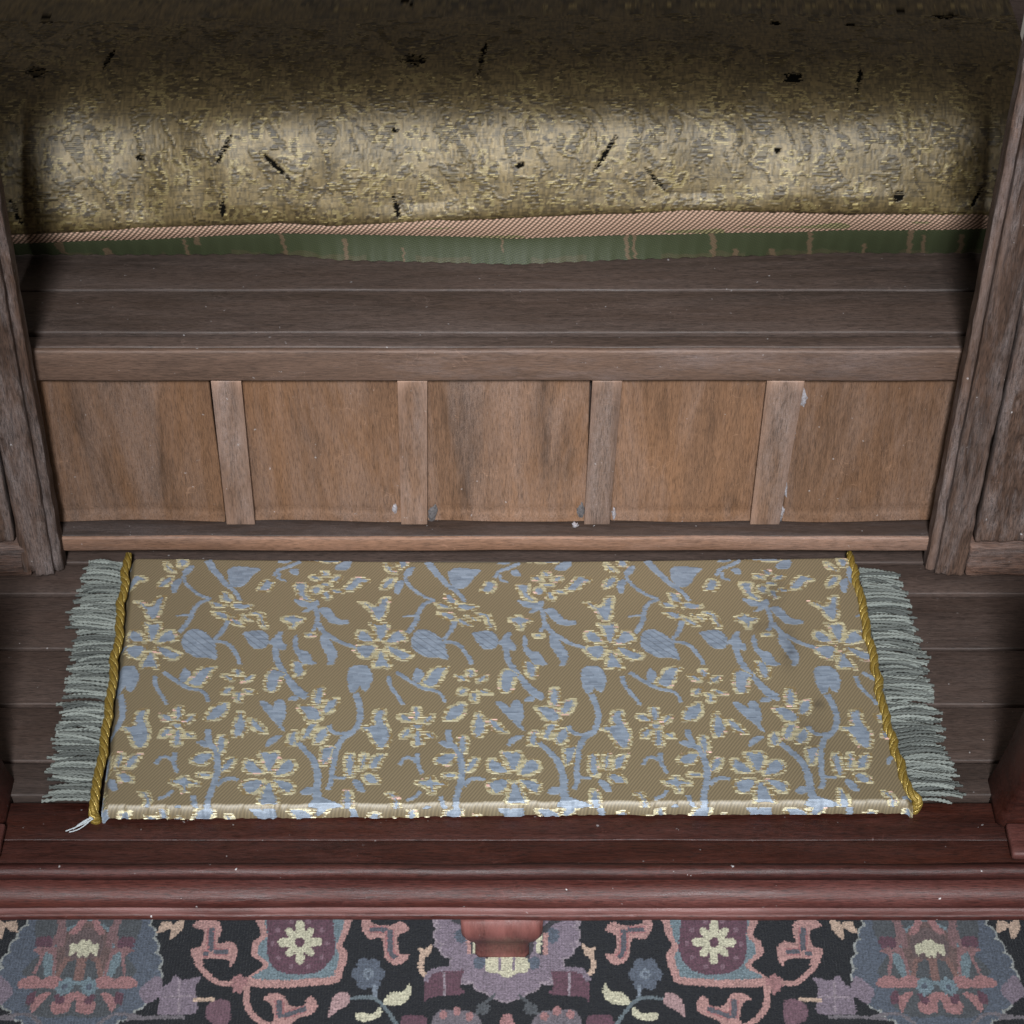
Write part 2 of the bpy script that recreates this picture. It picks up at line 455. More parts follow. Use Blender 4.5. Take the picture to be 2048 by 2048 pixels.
# stiles, traced at top and bottom
st = [((398, 455), (428, 481)), ((750, 806), (757, 806)), ((1118, 1174), (1102, 1150)), ((1447, 1518), (1415, 1470))]
edges = []
for k, ((a0, a1), (b0, b1)) in enumerate(st):
    tA, tB = at_y(a0, 722, Y_ST).x, at_y(a1, 722, Y_ST).x
    bA, bB = at_y(b0, 990, Y_ST).x, at_y(b1, 990, Y_ST).x
    zb = z_pl - 0.0002 + 0.0006; zt = z_rl - 0.0003
    def shp(co, tA=tA, tB=tB, bA=bA, bB=bB, zb=zb, zt=zt):
        f = (co.z - zb) / (zt - zb)
        L = bA + (tA - bA) * f; Rr = bB + (tB - bB) * f
        return Vector((L + (Rr - L) * co.x, co.y, co.z))
    board('stile', (0, Y_ST, zb), (1, Y_ST + 0.008, zt), W_STILE, bench, r=0.0007, n=(6, 4, 24), shape=shp)
    edges.append(((tA, tB), (bA, bB)))
# panels between the stiles, each with its own slight tilt, cupped bottom edge
lefts = [xl + 0.002] + [max(e[0][1], e[1][1]) for e in edges]
rights = [min(e[0][0], e[1][0]) for e in edges] + [xr - 0.001]
for k in range(5):
    x0 = lefts[k] - 0.0022; x1 = rights[k] + 0.0022
    gap = [0.0018, 0.0, 0.0004, 0.0, 0.0][k]
    dz = z_rl - z_pl
    def shp(co, k=k, x0=x0, x1=x1):
        f = (co.z - z_pl) / dz
        y = co.y + 0.0012 * math.exp(-((f - 0.0) / 0.05) ** 2) * -1.0
        y += 0.0007 * math.sin(co.x * 70 + k * 2) * (1 - f)
        if f < 0.09 and f > 0.06: y += 0.0005
        return Vector((co.x, y, co.z))
    board('panel', (x0, Y_PA, z_pl + 0.0008), (x1 - gap - 0.001, Y_PA + 0.004, z_rl + 0.004), W_PANEL, bench, r=0.0006, n=(16, 3, 40), wob=0.0002, wfreq=35, seed=k * 5.3, shape=shp)
def smear_mat(name, c0, c1):
    t = NT(name); n1 = t.noise(t.coords((1, 1, 1)), 900, 4, 0.7)
    t.l(t.mix(t.ramp(n1, [(0.35, 0.0), (0.65, 1.0)]), c0, c1), t.b.inputs['Base Color']); t.b.inputs['Roughness'].default_value = 0.8
    t.l(t.bump(n1, 0.6, 0.0006), t.b.inputs['Normal']); return t.m
M_SM1 = smear_mat('grey_filler', (0.05, 0.045, 0.045), (0.13, 0.115, 0.115)); M_SM2 = smear_mat('pale_filler', (0.16, 0.12, 0.11), (0.36, 0.35, 0.38))
rs = random.Random(4)
def smear(u, v, ru, rv, m, y=None):
    """irregular low blob of filler stuck to the panel or stile"""
    y = Y_PA - 0.0004 if y is None else y
    vs = []; fs = []; n = 18
    c = at_y(u, v, y); vs.append((c.x, y - 0.0004, c.z))
    for ring in (0.55, 1.0):
        for i in range(n):
            a = i / n * 6.283; k = ring * (0.7 + 0.6 * rs.random() if ring == 1.0 else 1.0)
            p = at_y(u + ru * k * math.cos(a), v + rv * k * math.sin(a), y)
            vs.append((p.x, y - (0.0003 if ring < 1 else -0.0006), p.z))
    for i in range(n):
        j = (i + 1) % n
        fs.append((0, 1 + j, 1 + i)); fs.append((1 + i, 1 + j, 1 + n + j, 1 + n + i))
    return mesh_obj('filler_smear', vs, fs, m, bench)
smear(816, 972, 9, 18, M_SM1); smear(1096, 968, 8, 22, M_SM1); smear(1158, 972, 4, 14, M_SM2); smear(1515, 752, 9, 20, M_SM2); smear(1497, 815, 6, 16, M_SM2)
smear(1482, 920, 5, 24, M_SM2); smear(1474, 968, 6, 16, M_SM2); smear(1466, 985, 10, 9, M_SM1); smear(745, 958, 7, 14, M_SM2); smear(1085, 992, 6, 5, M_SM2, Y_PL + 0.004)
board('back_board', (xl, Y_PA + 0.0065, ZF + 0.0005), (xr, Y_PA + 0.0085, z_rt - 0.004), W_SILL, bench, n=(4, 3, 4))
# seat planks
ZS = z_rt + 0.0008
s_seams = [(659, Y_ST + 0.0002), (627, None), (548, None), (470, None)]
sy = [Y_ST + 0.0022] + [at_z(966, v, ZS).y for v in (628, 548)] + []
w = 0.030
while sy[-1] < 0.36: sy.append(sy[-1] + w)
for i in range(len(sy) - 1):
    board('seat_plank', (xl - 0.016, sy[i] + 0.0006, ZS - 0.006), (xr + 0.016, sy[i + 1] - 0.0004, ZS - (0.0012 if i == 0 else 0.0)), W_SEAT, bench,
          r=0.0008, n=(50, 5, 3), wob=0.00025, wfreq=26, seed=i * 2.2)
board('seat_bearer', (xl, Y_ST + 0.013, z_rt - 0.012), (xr, Y_ST + 0.03, z_rt - 0.0055), W_SILL, bench, n=(4, 3, 3))
board('seat_bearer', (xl, 0.33, ZF), (xr, 0.345, z_rt - 0.0055), W_SILL, bench, n=(4, 3, 3))

# ---- end posts with moulded inner strip, side panels and foot rails
ZT = ZF + 0.326
def post(side, pts_in, width):
    (u0, v0), (u1, v1) = pts_in
    A = at_y(u0, v0, Y_PO + 0.010); B = at_y(u1, v1, Y_PO + 0.010)
    slope = (A.x - B.x) / (A.z - B.z)
    xin = lambda z: B.x + (z - B.z) * slope
    s = side
    def shp(co, off, wd):
        # co.x in 0..1 from the inner edge outwards
        rough_y = mnoise.noise(Vector((co.x * 5.0 + s * 9, co.z * 40, 2))) * 0.0014 + mnoise.noise(Vector((co.x * 22 + s, co.z * 70, 8))) * 0.0009 + max(0.0, mnoise.noise(Vector((co.x * 9, co.z * 55, 40 + s))) - 0.28) * 0.006
        x = xin(co.z) + s * (off + wd * co.x)
        edge = (abs(co.x - 0.5) * 2) ** 6
        x += mnoise.noise(Vector((co.z * 110, s * 4 + co.x, 1))) * 0.00035
        return Vector((x, co.y + rough_y * (1 if co.y < Y_PO + 0.003 else 0.2) + edge * 0.0008, co.z))
    board('inner_strip', (0, Y_PO + 0.0030, ZF + 0.0003), (1, Y_PO + 0.010, ZT), W_POST, bench, r=0.0012, n=(4, 4, 120), shape=lambda c: shp(c, 0.0, 0.0040))
    board('post', (0, Y_PO, ZF + 0.0003), (1, Y_PO + 0.013, ZT), W_POST, bench, r=0.0012, n=(14, 4, 240), shape=lambda c: shp(c, 0.0036, width))
    # side panel beyond a narrow gap
    xo = xin(ZF + 0.05) + s * (0.0036 + width + 0.0022)
    lo, hi = sorted((xo, xo + s * 0.045))
    def rough(co):
        d = mnoise.noise(Vector((co.x * 190, co.z * 45, 3 + s))) * 0.0012 + mnoise.noise(Vector((co.x * 500, co.z * 110, 6))) * 0.0009 + max(0.0, mnoise.noise(Vector((co.x * 230, co.z * 60, 44))) - 0.25) * 0.006
        q = (xin(co.z) - xin(ZF + 0.05))
        return Vector((co.x + q, co.y + d, co.z))
    zf = at_y(60, 1034, Y_PO).z
    board('side_panel', (lo, Y_PO + 0.0028, zf + 0.0006), (hi, Y_PO + 0.010, ZT), W_POST, bench, r=0.0012, n=(30, 3, 200), shape=rough)
    xo2 = xin(ZF) + s * (0.0036 + width * (0.72 if s < 0 else 1.0) + 0.0003)
    lo, hi = sorted((xo2, xo2 + s * 0.05))
    board('foot_rail', (lo, Y_PO + 0.0004, ZF + 0.0003), (hi, Y_PO + 0.014, zf), W_POSTX, bench, r=0.0010, n=(26, 3, 8), wob=0.0006, wfreq=140, seed=s)
post(-1, ((20, 440), (126, 1062)), 0.0125)
post(1, ((1868, 400), (1741, 1062)), 0.0120)
# unseen board added across the post tops to shade the back of the seat
board('added_shade_board', (-0.262, 0.006, ZT + 0.0003), (0.252, 0.118, ZT + 0.010), W_SEAT, bench, n=(8, 4, 3))
board('back_board', (-0.262, 0.362, ZF + 0.0003), (0.252, 0.372, ZF + 0.20), W_SEAT, bench, n=(8, 3, 4))  # unseen back, added to help shade the seat

board('added_side_shade', (-0.240, Y_PO + 0.0135, ZF + 0.0003), (-0.232, 0.150, ZT), W_SEAT, bench, n=(3, 6, 6))  # short unseen boards at both ends, added to block side light
board('added_side_shade', (0.222, Y_PO + 0.0135, ZF + 0.0003), (0.230, 0.150, ZT), W_SEAT, bench, n=(3, 6, 6))
# ================================================================== woven figure shared by the two brocades
ZM = ZF + 0.0050
# ---------------- pattern of one repeat, traced in four enlarged crops (6.44 x)
TZ = {1: (480, 1100), 2: (740, 1100), 3: (440, 1350), 4: (700, 1350)}
def mp(tile, pts):
    ox, oy = TZ[tile]
    out = []
    for (x, y) in pts:
        p = at_z((ox + x / 6.44) * K, (oy + y / 6.44) * K, ZM)
        out.append((p.x, p.y))
    return np.array(out)
# (tile, gold outline?, points)
POLY = [
 (1,1,[(1550,665),(1640,690),(1720,740),(1800,700),(1830,630),(1910,610),(1890,700),(1870,830),(1800,910),(1740,870),(1690,780),(1620,720)]),
 (2,1,[(20,950),(60,1000),(90,1120),(130,1190),(190,1130),(230,1000),(200,945),(130,970)]),
 (2,1,[(210,1180),(290,1080),(370,1040),(430,1100),(460,1160),(370,1190),(250,1210)]),
 (2,1,[(220,1250),(330,1270),(450,1320),(540,1360),(450,1420),(350,1390),(250,1320)]),
 (2,1,[(140,1300),(200,1400),(260,1530),(170,1510),(50,1520),(100,1380)]),
 (1,1,[(1510,1110),(1560,1040),(1650,1080),(1720,1180),(1640,1190),(1540,1170)]),
 (1,1,[(1480,1270),(1650,1230),(1740,1260),(1700,1350),(1640,1410),(1560,1370)]),
 (2,1,[(200,170),(240,200),(330,280),(300,290),(220,240)]), (2,1,[(370,140),(460,140),(470,200),(400,230)]),
 (2,0,[(480,230),(570,210),(540,290),(470,340),(430,310)]), (2,1,[(150,480),(200,390),(300,350),(310,400),(250,460),(190,490)]),
 (2,0,[(330,420),(400,380),(440,400),(410,480),(370,560),(320,540),(320,470)]),
 (2,0,[(1020,260),(1130,215),(1300,230),(1430,250),(1350,320),(1290,410),(1200,480),(1100,480),(1050,420),(1020,330)]),
 (2,1,[(980,560),(1060,580),(1110,680),(1010,660)]), (2,1,[(860,680),(960,690),(1040,740),(920,740),(880,710)]),
 (2,1,[(1150,690),(1330,710),(1370,730),(1270,770),(1150,750)]), (2,1,[(890,800),(1020,810),(1090,860),(1060,900),(990,880),(910,830)]),
 (2,1,[(1120,880),(1200,900),(1300,970),(1260,980),(1170,950)]), (2,1,[(1240,840),(1320,860),(1400,910),(1330,900)]),
 (2,0,[(600,1050),(680,1025),(780,1050),(870,1110),(940,1180),(970,1260),(1010,1410),(900,1400),(740,1390),(620,1330),(550,1260),(530,1180),(560,1100)]),
 (2,0,[(1310,1070),(1400,1050),(1500,1035),(1590,1060),(1640,1130),(1650,1200),(1600,1270),(1480,1280),(1410,1220),(1350,1140)]),
 (2,0,[(1710,1130),(1770,1060),(1820,1060),(1810,1130),(1840,1200),(1880,1230),(1860,1300),(1790,1280),(1740,1240),(1690,1230),(1650,1210),(1660,1190)]),
 (1,1,[(370,1600),(440,1545),(560,1580),(600,1620),(520,1660),(500,1720),(450,1830),(350,1820),(340,1700)]),
 (1,0,[(690,1150),(730,1100),(750,1180),(740,1250),(790,1300),(860,1310),(910,1370),(940,1440),(990,1470),(920,1490),(800,1470),(760,1400),(700,1310),(685,1230)]),
 (1,1,[(690,1450),(760,1440),(810,1480),(810,1600),(740,1660),(710,1600),(690,1520)]),
 (1,1,[(560,880),(640,860),(680,830),(720,870),(820,890),(780,930),(720,950),(700,1010),(670,1020),(650,950),(580,920)]),
 (1,1,[(850,1090),(920,1080),(960,1100),(880,1130)]),
 (1,0,[(690,640),(800,650),(920,680),(1000,640),(1020,700),(960,750),(880,800),(810,800),(880,740),(780,730)]),
 (1,0,[(1020,760),(1130,740),(1190,800),(1240,870),(1300,900),(1395,910),(1380,960),(1200,960),(1110,890),(1060,830)]),
 (1,0,[(1050,1100),(1120,1110),(1190,1220),(1250,1330),(1230,1420),(1190,1490),(1130,1490),(1140,1420),(1090,1320),(1040,1210)]),
 (1,1,[(710,440),(850,440),(830,520),(860,590),(920,650),(850,650),(780,600),(740,520)]),
 (1,1,[(1060,270),(1120,280),(1130,330),(1070,330)]), (1,1,[(920,330),(1000,340),(1030,390),(930,370)]), (1,1,[(1170,380),(1250,330),(1300,350),(1230,400)]),
 (1,1,[(1040,430),(1150,430),(1150,460),(1050,460)]), (1,1,[(930,500),(1000,470),(1040,500),(1010,560),(940,560)]), (1,1,[(1080,540),(1130,530),(1160,610),(1120,640),(1080,590)]),
 (1,1,[(1190,510),(1300,520),(1300,550),(1210,550)]), (1,1,[(1340,500),(1420,420),(1500,350),(1600,360),(1650,400),(1560,420),(1500,480),(1420,520)]),
 (1,0,[(1220,240),(1300,160),(1430,140),(1410,220),(1330,260)]), (1,0,[(640,260),(730,240),(760,300),(740,330),(670,310)]),
 (1,1,[(330,390),(390,400),(420,430),(370,520),(290,530),(240,510),(290,450)]), (1,1,[(880,130),(1200,120),(1300,150),(1150,160)]),
 (1,0,[(1400,1560),(1480,1500),(1620,1500),(1700,1600),(1700,1700),(1640,1820),(1580,1820),(1540,1760),(1500,1830),(1430,1850),(1390,1720)]),
 (2,0,[(560,1640),(590,1550),(620,1530),(690,1590),(670,1660),(620,1720),(570,1690)]),
 (2,1,[(740,1640),(800,1560),(880,1520),(1000,1520),(950,1580),(900,1680),(820,1770),(700,1740),(680,1700)]),
 (2,1,[(1260,1550),(1310,1540),(1340,1590),(1310,1650),(1270,1620)]), (2,1,[(1110,1620),(1200,1630),(1250,1680),(1190,1690)]), (2,1,[(1400,1650),(1500,1620),(1480,1680),(1390,1710)]),
 (2,1,[(1140,1830),(1200,1780),(1240,1790),(1210,1860),(1150,1870)]), (2,1,[(1310,1850),(1370,1850),(1380,1950),(1330,1960)]), (2,1,[(1410,1800),(1500,1820),(1560,1860),(1430,1850)]),
 (3,0,[(870,340),(990,340),(1000,290),(930,280)]),
 (3,0,[(510,370),(570,345),(640,380),(690,430),(720,350),(810,330),(850,460),(830,560),(800,640),(840,730),(780,700),(720,630),(620,520)]),
 (3,1,[(1210,320),(1250,200),(1310,170),(1320,290),(1280,410),(1230,380)]), (3,1,[(1020,420),(1130,410),(1240,440),(1290,500),(1290,590),(1140,590),(1080,510)]),
 (3,1,[(1350,420),(1400,350),(1520,320),(1470,450),(1380,510),(1330,490)]), (3,1,[(1070,830),(1090,730),(1160,640),(1250,650),(1190,740),(1130,820)]),
 (3,1,[(1230,890),(1230,800),(1290,720),(1380,690),(1380,800),(1300,880)]), (3,1,[(880,880),(900,790),(960,730),(990,760),(950,910),(870,900)]),
 (3,1,[(190,800),(180,680),(220,580),(260,480),(310,560),(340,640),(320,720),(250,800)]), (3,1,[(390,580),(470,600),(550,690),(590,760),(520,740),(440,700)]),
 (3,0,[(590,930),(620,840),(720,790),(810,790),(720,860),(640,910)]),
 (3,1,[(510,1010),(600,990),(640,1010),(700,990),(750,1040),(720,1130),(650,1240),(590,1220),(550,1100)]), (3,1,[(310,1200),(350,1090),(440,1120),(520,1200),(550,1260),(400,1260)]),
 (3,1,[(700,1290),(760,1180),(830,1110),(920,1100),(970,1190),(870,1270)]), (3,1,[(280,1420),(380,1350),(540,1350),(530,1430),(440,1510),(350,1520)]),
 (3,1,[(700,1350),(850,1360),(950,1420),(890,1520),(790,1470),(720,1400)]), (3,1,[(590,1390),(650,1390),(700,1500),(740,1660),(630,1660),(500,1660),(540,1520)]),
 (3,0,[(1040,1500),(1120,1440),(1210,1460),(1170,1530),(1080,1540)]), (3,0,[(1300,1560),(1400,1600),(1500,1640),(1550,1720),(1150,1720),(1200,1600)]),
 (3,1,[(1330,950),(1480,930),(1440,1020),(1400,1100),(1320,1170),(1310,1060)]), (3,1,[(1620,1170),(1640,1040),(1700,1010),(1720,1100),(1700,1290),(1640,1290)]),
 (4,1,[(130,1200),(150,1060),(190,1000),(210,1060),(180,1180),(120,1230)]), (4,1,[(250,1190),(280,1090),(360,1040),(440,1020),(390,1110),(340,1200),(270,1210)]),
 (4,1,[(180,1300),(230,1270),(310,1290),(370,1380),(250,1390),(200,1350)]), (4,0,[(40,1350),(120,1360),(170,1420),(180,1500),(110,1490),(50,1410)]),
 (3,1,[(1590,1590),(1620,1480),(1660,1480),(1690,1580),(1690,1740),(1590,1740)]),
 (4,1,[(150,680),(230,670),(330,640),(300,590),(340,480),(440,460),(430,580),(500,720),(500,830),(450,940),(360,930),(300,840),(250,750)]),
 (4,1,[(820,430),(880,420),(900,520),(870,600),(820,560)]), (4,1,[(640,520),(730,520),(790,600),(680,590)]), (4,1,[(950,600),(1000,540),(1070,520),(1040,590),(960,630)]),
 (4,1,[(660,800),(700,720),(780,690),(770,760),(700,820)]), (4,1,[(850,720),(910,720),(920,830),(910,910),(830,900),(840,790)]), (4,1,[(980,740),(1050,760),(1080,820),(990,800)]),
 (4,1,[(810,640),(920,640),(900,690),(820,690)]), (4,1,[(1280,440),(1380,390),(1460,360),(1470,450),(1440,520),(1350,580),(1220,580)]),
 (4,1,[(1400,870),(1430,790),(1480,790),(1500,900),(1480,1000),(1420,1000)]), (4,0,[(1140,880),(1190,850),(1260,870),(1310,930),(1250,940)]),
 (4,1,[(1100,1120),(1150,1040),(1280,1010),(1370,1030),(1300,1120),(1230,1160)]), (4,1,[(1480,1240),(1510,1170),(1560,1090),(1650,1070),(1610,1180),(1550,1240)]),
 (4,1,[(1200,1290),(1270,1260),(1400,1290),(1300,1320)]),
 (4,1,[(870,1360),(970,1350),(1040,1300),(1090,1360),(1220,1390),(1200,1420),(1080,1420),(1080,1500),(1040,1510),(1010,1440),(900,1400)]),
 (4,1,[(480,1510),(560,1520),(620,1620),(620,1740),(560,1740),(560,1600)]), (4,0,[(960,1700),(1000,1680),(1030,1720),(950,1740)]),
]
STROKE = [
 (2,0,50,50,[(450,340),(490,430),(600,530),(720,600),(830,635)]), (2,0,60,75,[(830,640),(700,690),(630,790),(600,900),(540,1000),(480,1070)]), (2,0,50,30,[(600,840),(500,850),(420,860)]),
 (2,0,110,50,[(740,140),(830,260),(920,350),(1000,440),(1100,510),(1170,580),(1220,660)]), (2,0,80,55,[(1090,920),(1060,1010),(1010,1090),(950,1160)]),
 (2,1,60,50,[(1390,820),(1500,840),(1530,920),(1570,1010)]), (2,0,60,55,[(950,1190),(1080,1200),(1170,1250),(1240,1340),(1290,1420),(1310,1480)]),
 (1,0,85,85,[(460,1220),(470,1400),(510,1500),(560,1580),(640,1690),(740,1800),(850,1880)]), (1,0,65,50,[(970,740),(1000,850),(990,960),(930,1050)]),
 (1,0,80,60,[(1010,950),(1080,1060),(1180,1130),(1300,1200),(1480,1260)]), (1,0,50,45,[(500,150),(580,160),(650,140)]), (1,0,65,55,[(780,150),(620,220),(500,260),(430,340)]),
 (1,0,50,40,[(510,300),(500,370),(600,400)]), (3,0,85,75,[(1750,250),(1790,380),(1810,500),(1780,640),(1700,750),(1580,830),(1510,950)]),
 (4,0,60,45,[(500,20),(510,110),(570,220),(640,310),(690,390)]), (4,0,60,45,[(600,-30),(800,100),(950,180),(1100,210),(1180,260),(1220,360)]),
 (3,0,100,80,[(890,80),(960,190),(1020,260),(1120,310)]), (3,0,70,120,[(1000,880),(1100,980),(1190,1080),(1240,1200),(1260,1350),(1240,1480),(1250,1600),(1200,1680)]),
 (3,0,60,60,[(1400,660),(1450,740),(1560,770),(1700,740)]), (3,0,75,60,[(1500,950),(1480,1080),(1440,1250),(1430,1380),(1380,1470)]), (3,0,50,50,[(1450,1310),(1540,1325),(1620,1330)]),
 (4,0,55,45,[(640,1160),(680,1090),(760,1060),(850,1110),(890,1180),(930,1270)]), (4,0,65,60,[(870,1010),(870,1070),(870,1120)]),
 (4,0,80,80,[(1260,710),(1270,800),(1310,900),(1380,960),(1420,1050),(1440,1180),(1440,1300),(1400,1450),(1370,1580),(1360,1740)]),
 (4,0,70,45,[(1460,1420),(1540,1350),(1640,1330),(1730,1350)]), (4,0,55,45,[(730,1600),(830,1560),(910,1490)]), (4,0,60,50,[(1170,1550),(1190,1650),(1230,1740)]),
]
HATCH = [19, 20]
pa = at_z(718, 1215, ZM); pb = at_z(1151, 1215, ZM)
PER = pb.x - pa.x
yF = at_z(966, 1560, ZM).y - 0.004; yBk = at_z(966, 1040, ZM).y + 0.004
MR = Raster(0, yF, PER, yBk - yF, 0.00012)
MR.res = PER / MR.nx
MR.ny = int((yBk - yF) / MR.res)
blue = np.zeros((MR.ny, MR.nx), bool); gsrc = blue.copy(); hatch = blue.copy()
def put(poly, gold, hat):
    c = math.floor(poly[:, 0].mean() / PER) * PER
    for k in (-1, 0, 1):
        m = MR.mask(poly - (c + k * PER, 0))
        if m:
            blue[m[0]] |= m[1]
            if gold: gsrc[m[0]] |= m[1]
            if hat: hatch[m[0]] |= m[1]
for i, (tl, g, pts) in enumerate(POLY):
    put(smooth_closed(mp(tl, pts), 4), g, len(pts) > 8 and i in HATCH)
for (tl, g, w0, w1, pts) in STROKE:
    sc_ = 1.0 / 6.44 * K * 0.000207
    put(stroke_poly(mp(tl, pts), w0 * sc_ * 0.92, w1 * sc_ * 0.92), g, False)
blue = dilate(blue, 1, 0)
gx, gy = int(0.0012 / MR.res), int(0.0007 / MR.res)
pad = gx + 2
gw = np.concatenate([gsrc[:, -pad:], gsrc, gsrc[:, :pad]], 1)
inner = ~dilate(~gw, 3, 2)[:, pad:-pad]
blue = blue & ~(gsrc & ~inner)
gold = dilate(gw, gx, gy)[:, pad:-pad] & ~blue
# ================================================================== cushion
def fabric_mat(name, sheen=0.3):
    t = NT(name)
    a = t.n('ShaderNodeAttribute', attribute_name='col')
    k = t.n('ShaderNodeAttribute', attribute_name='kind')
    return t, a, k
# --- body
tab_u = np.array([20, 560, 674, 1036, 1374, 1710, 1964]) * K
pT = np.array([440, 417, 424, 407, 395, 400, 405.0])
pB = np.array([458, 441, 441, 448, 440, 434, 431.0])
gB = np.array([478, 478, 489, 496, 484, 475, 475.0])
YC = at_z(966, 486, ZS).y            # hem plane
xs_tab = np.array([at_y(u, 440, YC).x for u in tab_u])
zT = np.array([at_y(966, v, YC).z for v in pT]); zB = np.array([at_y(966, v, YC).z for v in pB])
cushion = empty('seat_cushion')
tag(cushion, 'long plump gold brocade cushion with green hem lying on the dark wooden seat planks', 'cushion')
NXC, NVC = 1000, 330
CX0, CX1 = -0.222, 0.210
cx = np.linspace(CX0, CX1, NXC)
zs = np.interp(cx, xs_tab, zT)
zs = zs + 0.0006 * (vnoise(cx * 60, cx * 0, 3) - 0.5)
# cross profile above the seam: (dy, dz)
prof = np.array([(0.0022, -0.0016), (0.0004, -0.0010), (-0.0012, 0.0004), (-0.0016, 0.0025), (-0.0008, 0.006), (0.0015, 0.012), (0.0050, 0.020), (0.0095, 0.028), (0.0150, 0.0350),
                 (0.022, 0.0405), (0.032, 0.0450), (0.046, 0.0485), (0.064, 0.0505), (0.090, 0.0515), (0.120, 0.051), (0.150, 0.048), (0.168, 0.040), (0.176, 0.02), (0.178, 0.0)])
pp = smooth_open(prof, 14)
sl = np.concatenate([[0], np.cumsum(np.linalg.norm(np.diff(pp, axis=0), axis=1))])
# fine where it is seen, coarse behind
s_vis = np.interp(0.075, pp[:, 0][10:180], sl[10:180])
sv = np.concatenate([np.linspace(0, s_vis, NVC - 40, endpoint=False), np.linspace(s_vis, sl[-1], 40)])
PY = np.interp(sv, sl, pp[:, 0]); PZ = np.interp(sv, sl, pp[:, 1])
X = np.repeat(cx[:, None], NVC, 1); S = np.repeat(sv[None, :], NXC, 0)
ztop = zs.mean() + 0.0515
f = (PZ / 0.0515)[None, :]
Yg = YC + PY[None, :] + np.zeros_like(X)
Zg = zs[:, None] * (1 - np.clip(f, 0, 1)) + (zs[:, None] * 0.3 + zs.mean() * 0.7) * np.clip(f, 0, 1) + PZ[None, :]
# soft puckers
amp = np.clip(S / 0.012, 0, 1)
puck = (vnoise(X * 26, S * 18, 1) - 0.5) * 0.0055 + (vnoise(X * 80, S * 50, 2) - 0.5) * 0.0014
Yg = Yg - puck * amp; Zg = Zg + puck * amp * 0.6
P = np.stack([X, Yg, Zg], -1)
uu, vv = project(P)
# ---- weave: satin ground, figured weft areas, dark slits
C_SAT = np.array(srgb(108, 91, 58)); C_FIG = np.array(srgb(102, 86, 50)); C_FIG2 = np.array(srgb(62, 50, 30)); C_BLK = np.array(srgb(16, 15, 13))
rowh = 0.00075
row = np.floor(S / rowh + (vnoise(X * 90, S * 0, 9) - 0.5) * 0.6)
jx = (hash2(row, np.floor(X / 0.002 + hash2(row, 0) * 5)) - 0.5) * 0.0016
ii = (((X + jx * 0.5) * 1.22 + 0.031) % PER / MR.res).astype(int) % MR.nx
jj = (((S * 1.25 + 0.012 + 0.10 * (X - CX0)) / MR.res).astype(int)) % MR.ny
F = blue[jj, ii]; RIM = gold[jj, ii]
big = vnoise(X * 110, S * 150, 21) * 0.5 + vnoise(X * 330, S * 520, 22) * 0.5
F = F | (big > 0.72)
F = F & (hash2(row, np.floor(X / 0.0013 + hash2(row, 5) * 3), 15) > 0.10)
dash = hash2(row, np.floor(X / 0.0022 + hash2(row, 3) * 7), 5)
thread = 0.5 + 0.5 * np.cos((S / rowh - row - 0.5) * 2 * np.pi)
warp = 0.5 + 0.5 * np.cos(X / 0.00075 * 2 * np.pi)
brick = hash2(np.floor(X / 0.00075), np.floor(S / 0.0022 + hash2(np.floor(X / 0.00075), 1) * 3), 8)
C = C_SAT[None, None] * ((0.55 + 0.60 * brick) * (0.8 + 0.3 * vnoise(X * 40, S * 60, 33)))[..., None]
weft = (hash2(row, np.floor(X / 0.0035 + hash2(row, 6) * 5), 27) > 0.70)
C = np.where(weft[..., None], C * (0.55 + 0.35 * thread)[..., None], C)
cf = (C_FIG2 + (C_FIG - C_FIG2) * np.clip(dash * 1.3 - 0.2, 0, 1)[..., None]) * (0.45 + 0.7 * thread)[..., None]
C = np.where(F[..., None], cf, C)
spark = F & (dash > 0.93) & (thread > 0.45)
C = np.where((RIM & ~F & (dash > 0.45))[..., None], np.array(srgb(128, 112, 72)) * (0.5 + 0.7 * thread)[..., None], C)
C = np.where(spark[..., None], np.array(srgb(160, 142, 96)), C)
satin = np.where(F, 0.0, 1.0)
H = np.where(F, 0.00012 + 0.00022 * thread * (dash > 0.45), 0.00010 * brick)
# traced slits and worn holes (pixels of the photograph, 2048 scale)
slits = [(460, 272, 435, 326), (529, 311, 580, 359), (446, 402, 444, 438), (22, 402, 43, 449), (228, 101, 206, 138), (971, 87, 957, 149),
         (1232, 272, 1188, 344), (1290, 337, 1330, 380), (786, 388, 799, 438), (1721, 141, 1714, 188), (1964, 377, 1942, 413)]
dots = [(281, 315, 9, 7), (91, 40, 14, 10), (72, 145, 22, 12), (830, 120, 26, 13), (790, 261, 8, 6), (1040, 330, 10, 7), (817, 2, 14, 8), (1587, 156, 22, 13),
        (1556, 301, 9, 6), (1797, 391, 11, 16), (1551, 47, 12, 5), (1797, 22, 13, 6), (1700, 49, 10, 4), (1890, 30, 24, 9)]
blk = np.zeros(X.shape, bool)
un = uu / K; vn = vv / K
jag = (hash2(row, np.floor(X / 0.0012), 31) - 0.5) * 6
for (x0, y0, x1, y1) in slits:
    dx, dy = x1 - x0, y1 - y0; L2 = dx * dx + dy * dy
    t = np.clip(((un - x0) * dx + (vn - y0) * dy) / L2, 0, 1)
    d = np.hypot(un - x0 - t * dx + jag, vn - y0 - t * dy)
    blk |= (d < 1.4 + 3.2 * np.sin(np.pi * np.clip(t * 0.85 + 0.12, 0, 1))) & (vn < 470)
for (x0, y0, a, b) in dots:
    blk |= (((un - x0 + jag) / a) ** 2 + ((vn - y0) / b) ** 2) < 0.72 + (hash2(row, np.floor(X / 0.001), 3) - 0.5) * 0.9
blk = blk & ((thread > 0.22) | (dash > 0.75))
C = np.where(blk[..., None], C_BLK * (0.6 + 0.8 * thread)[..., None], C)
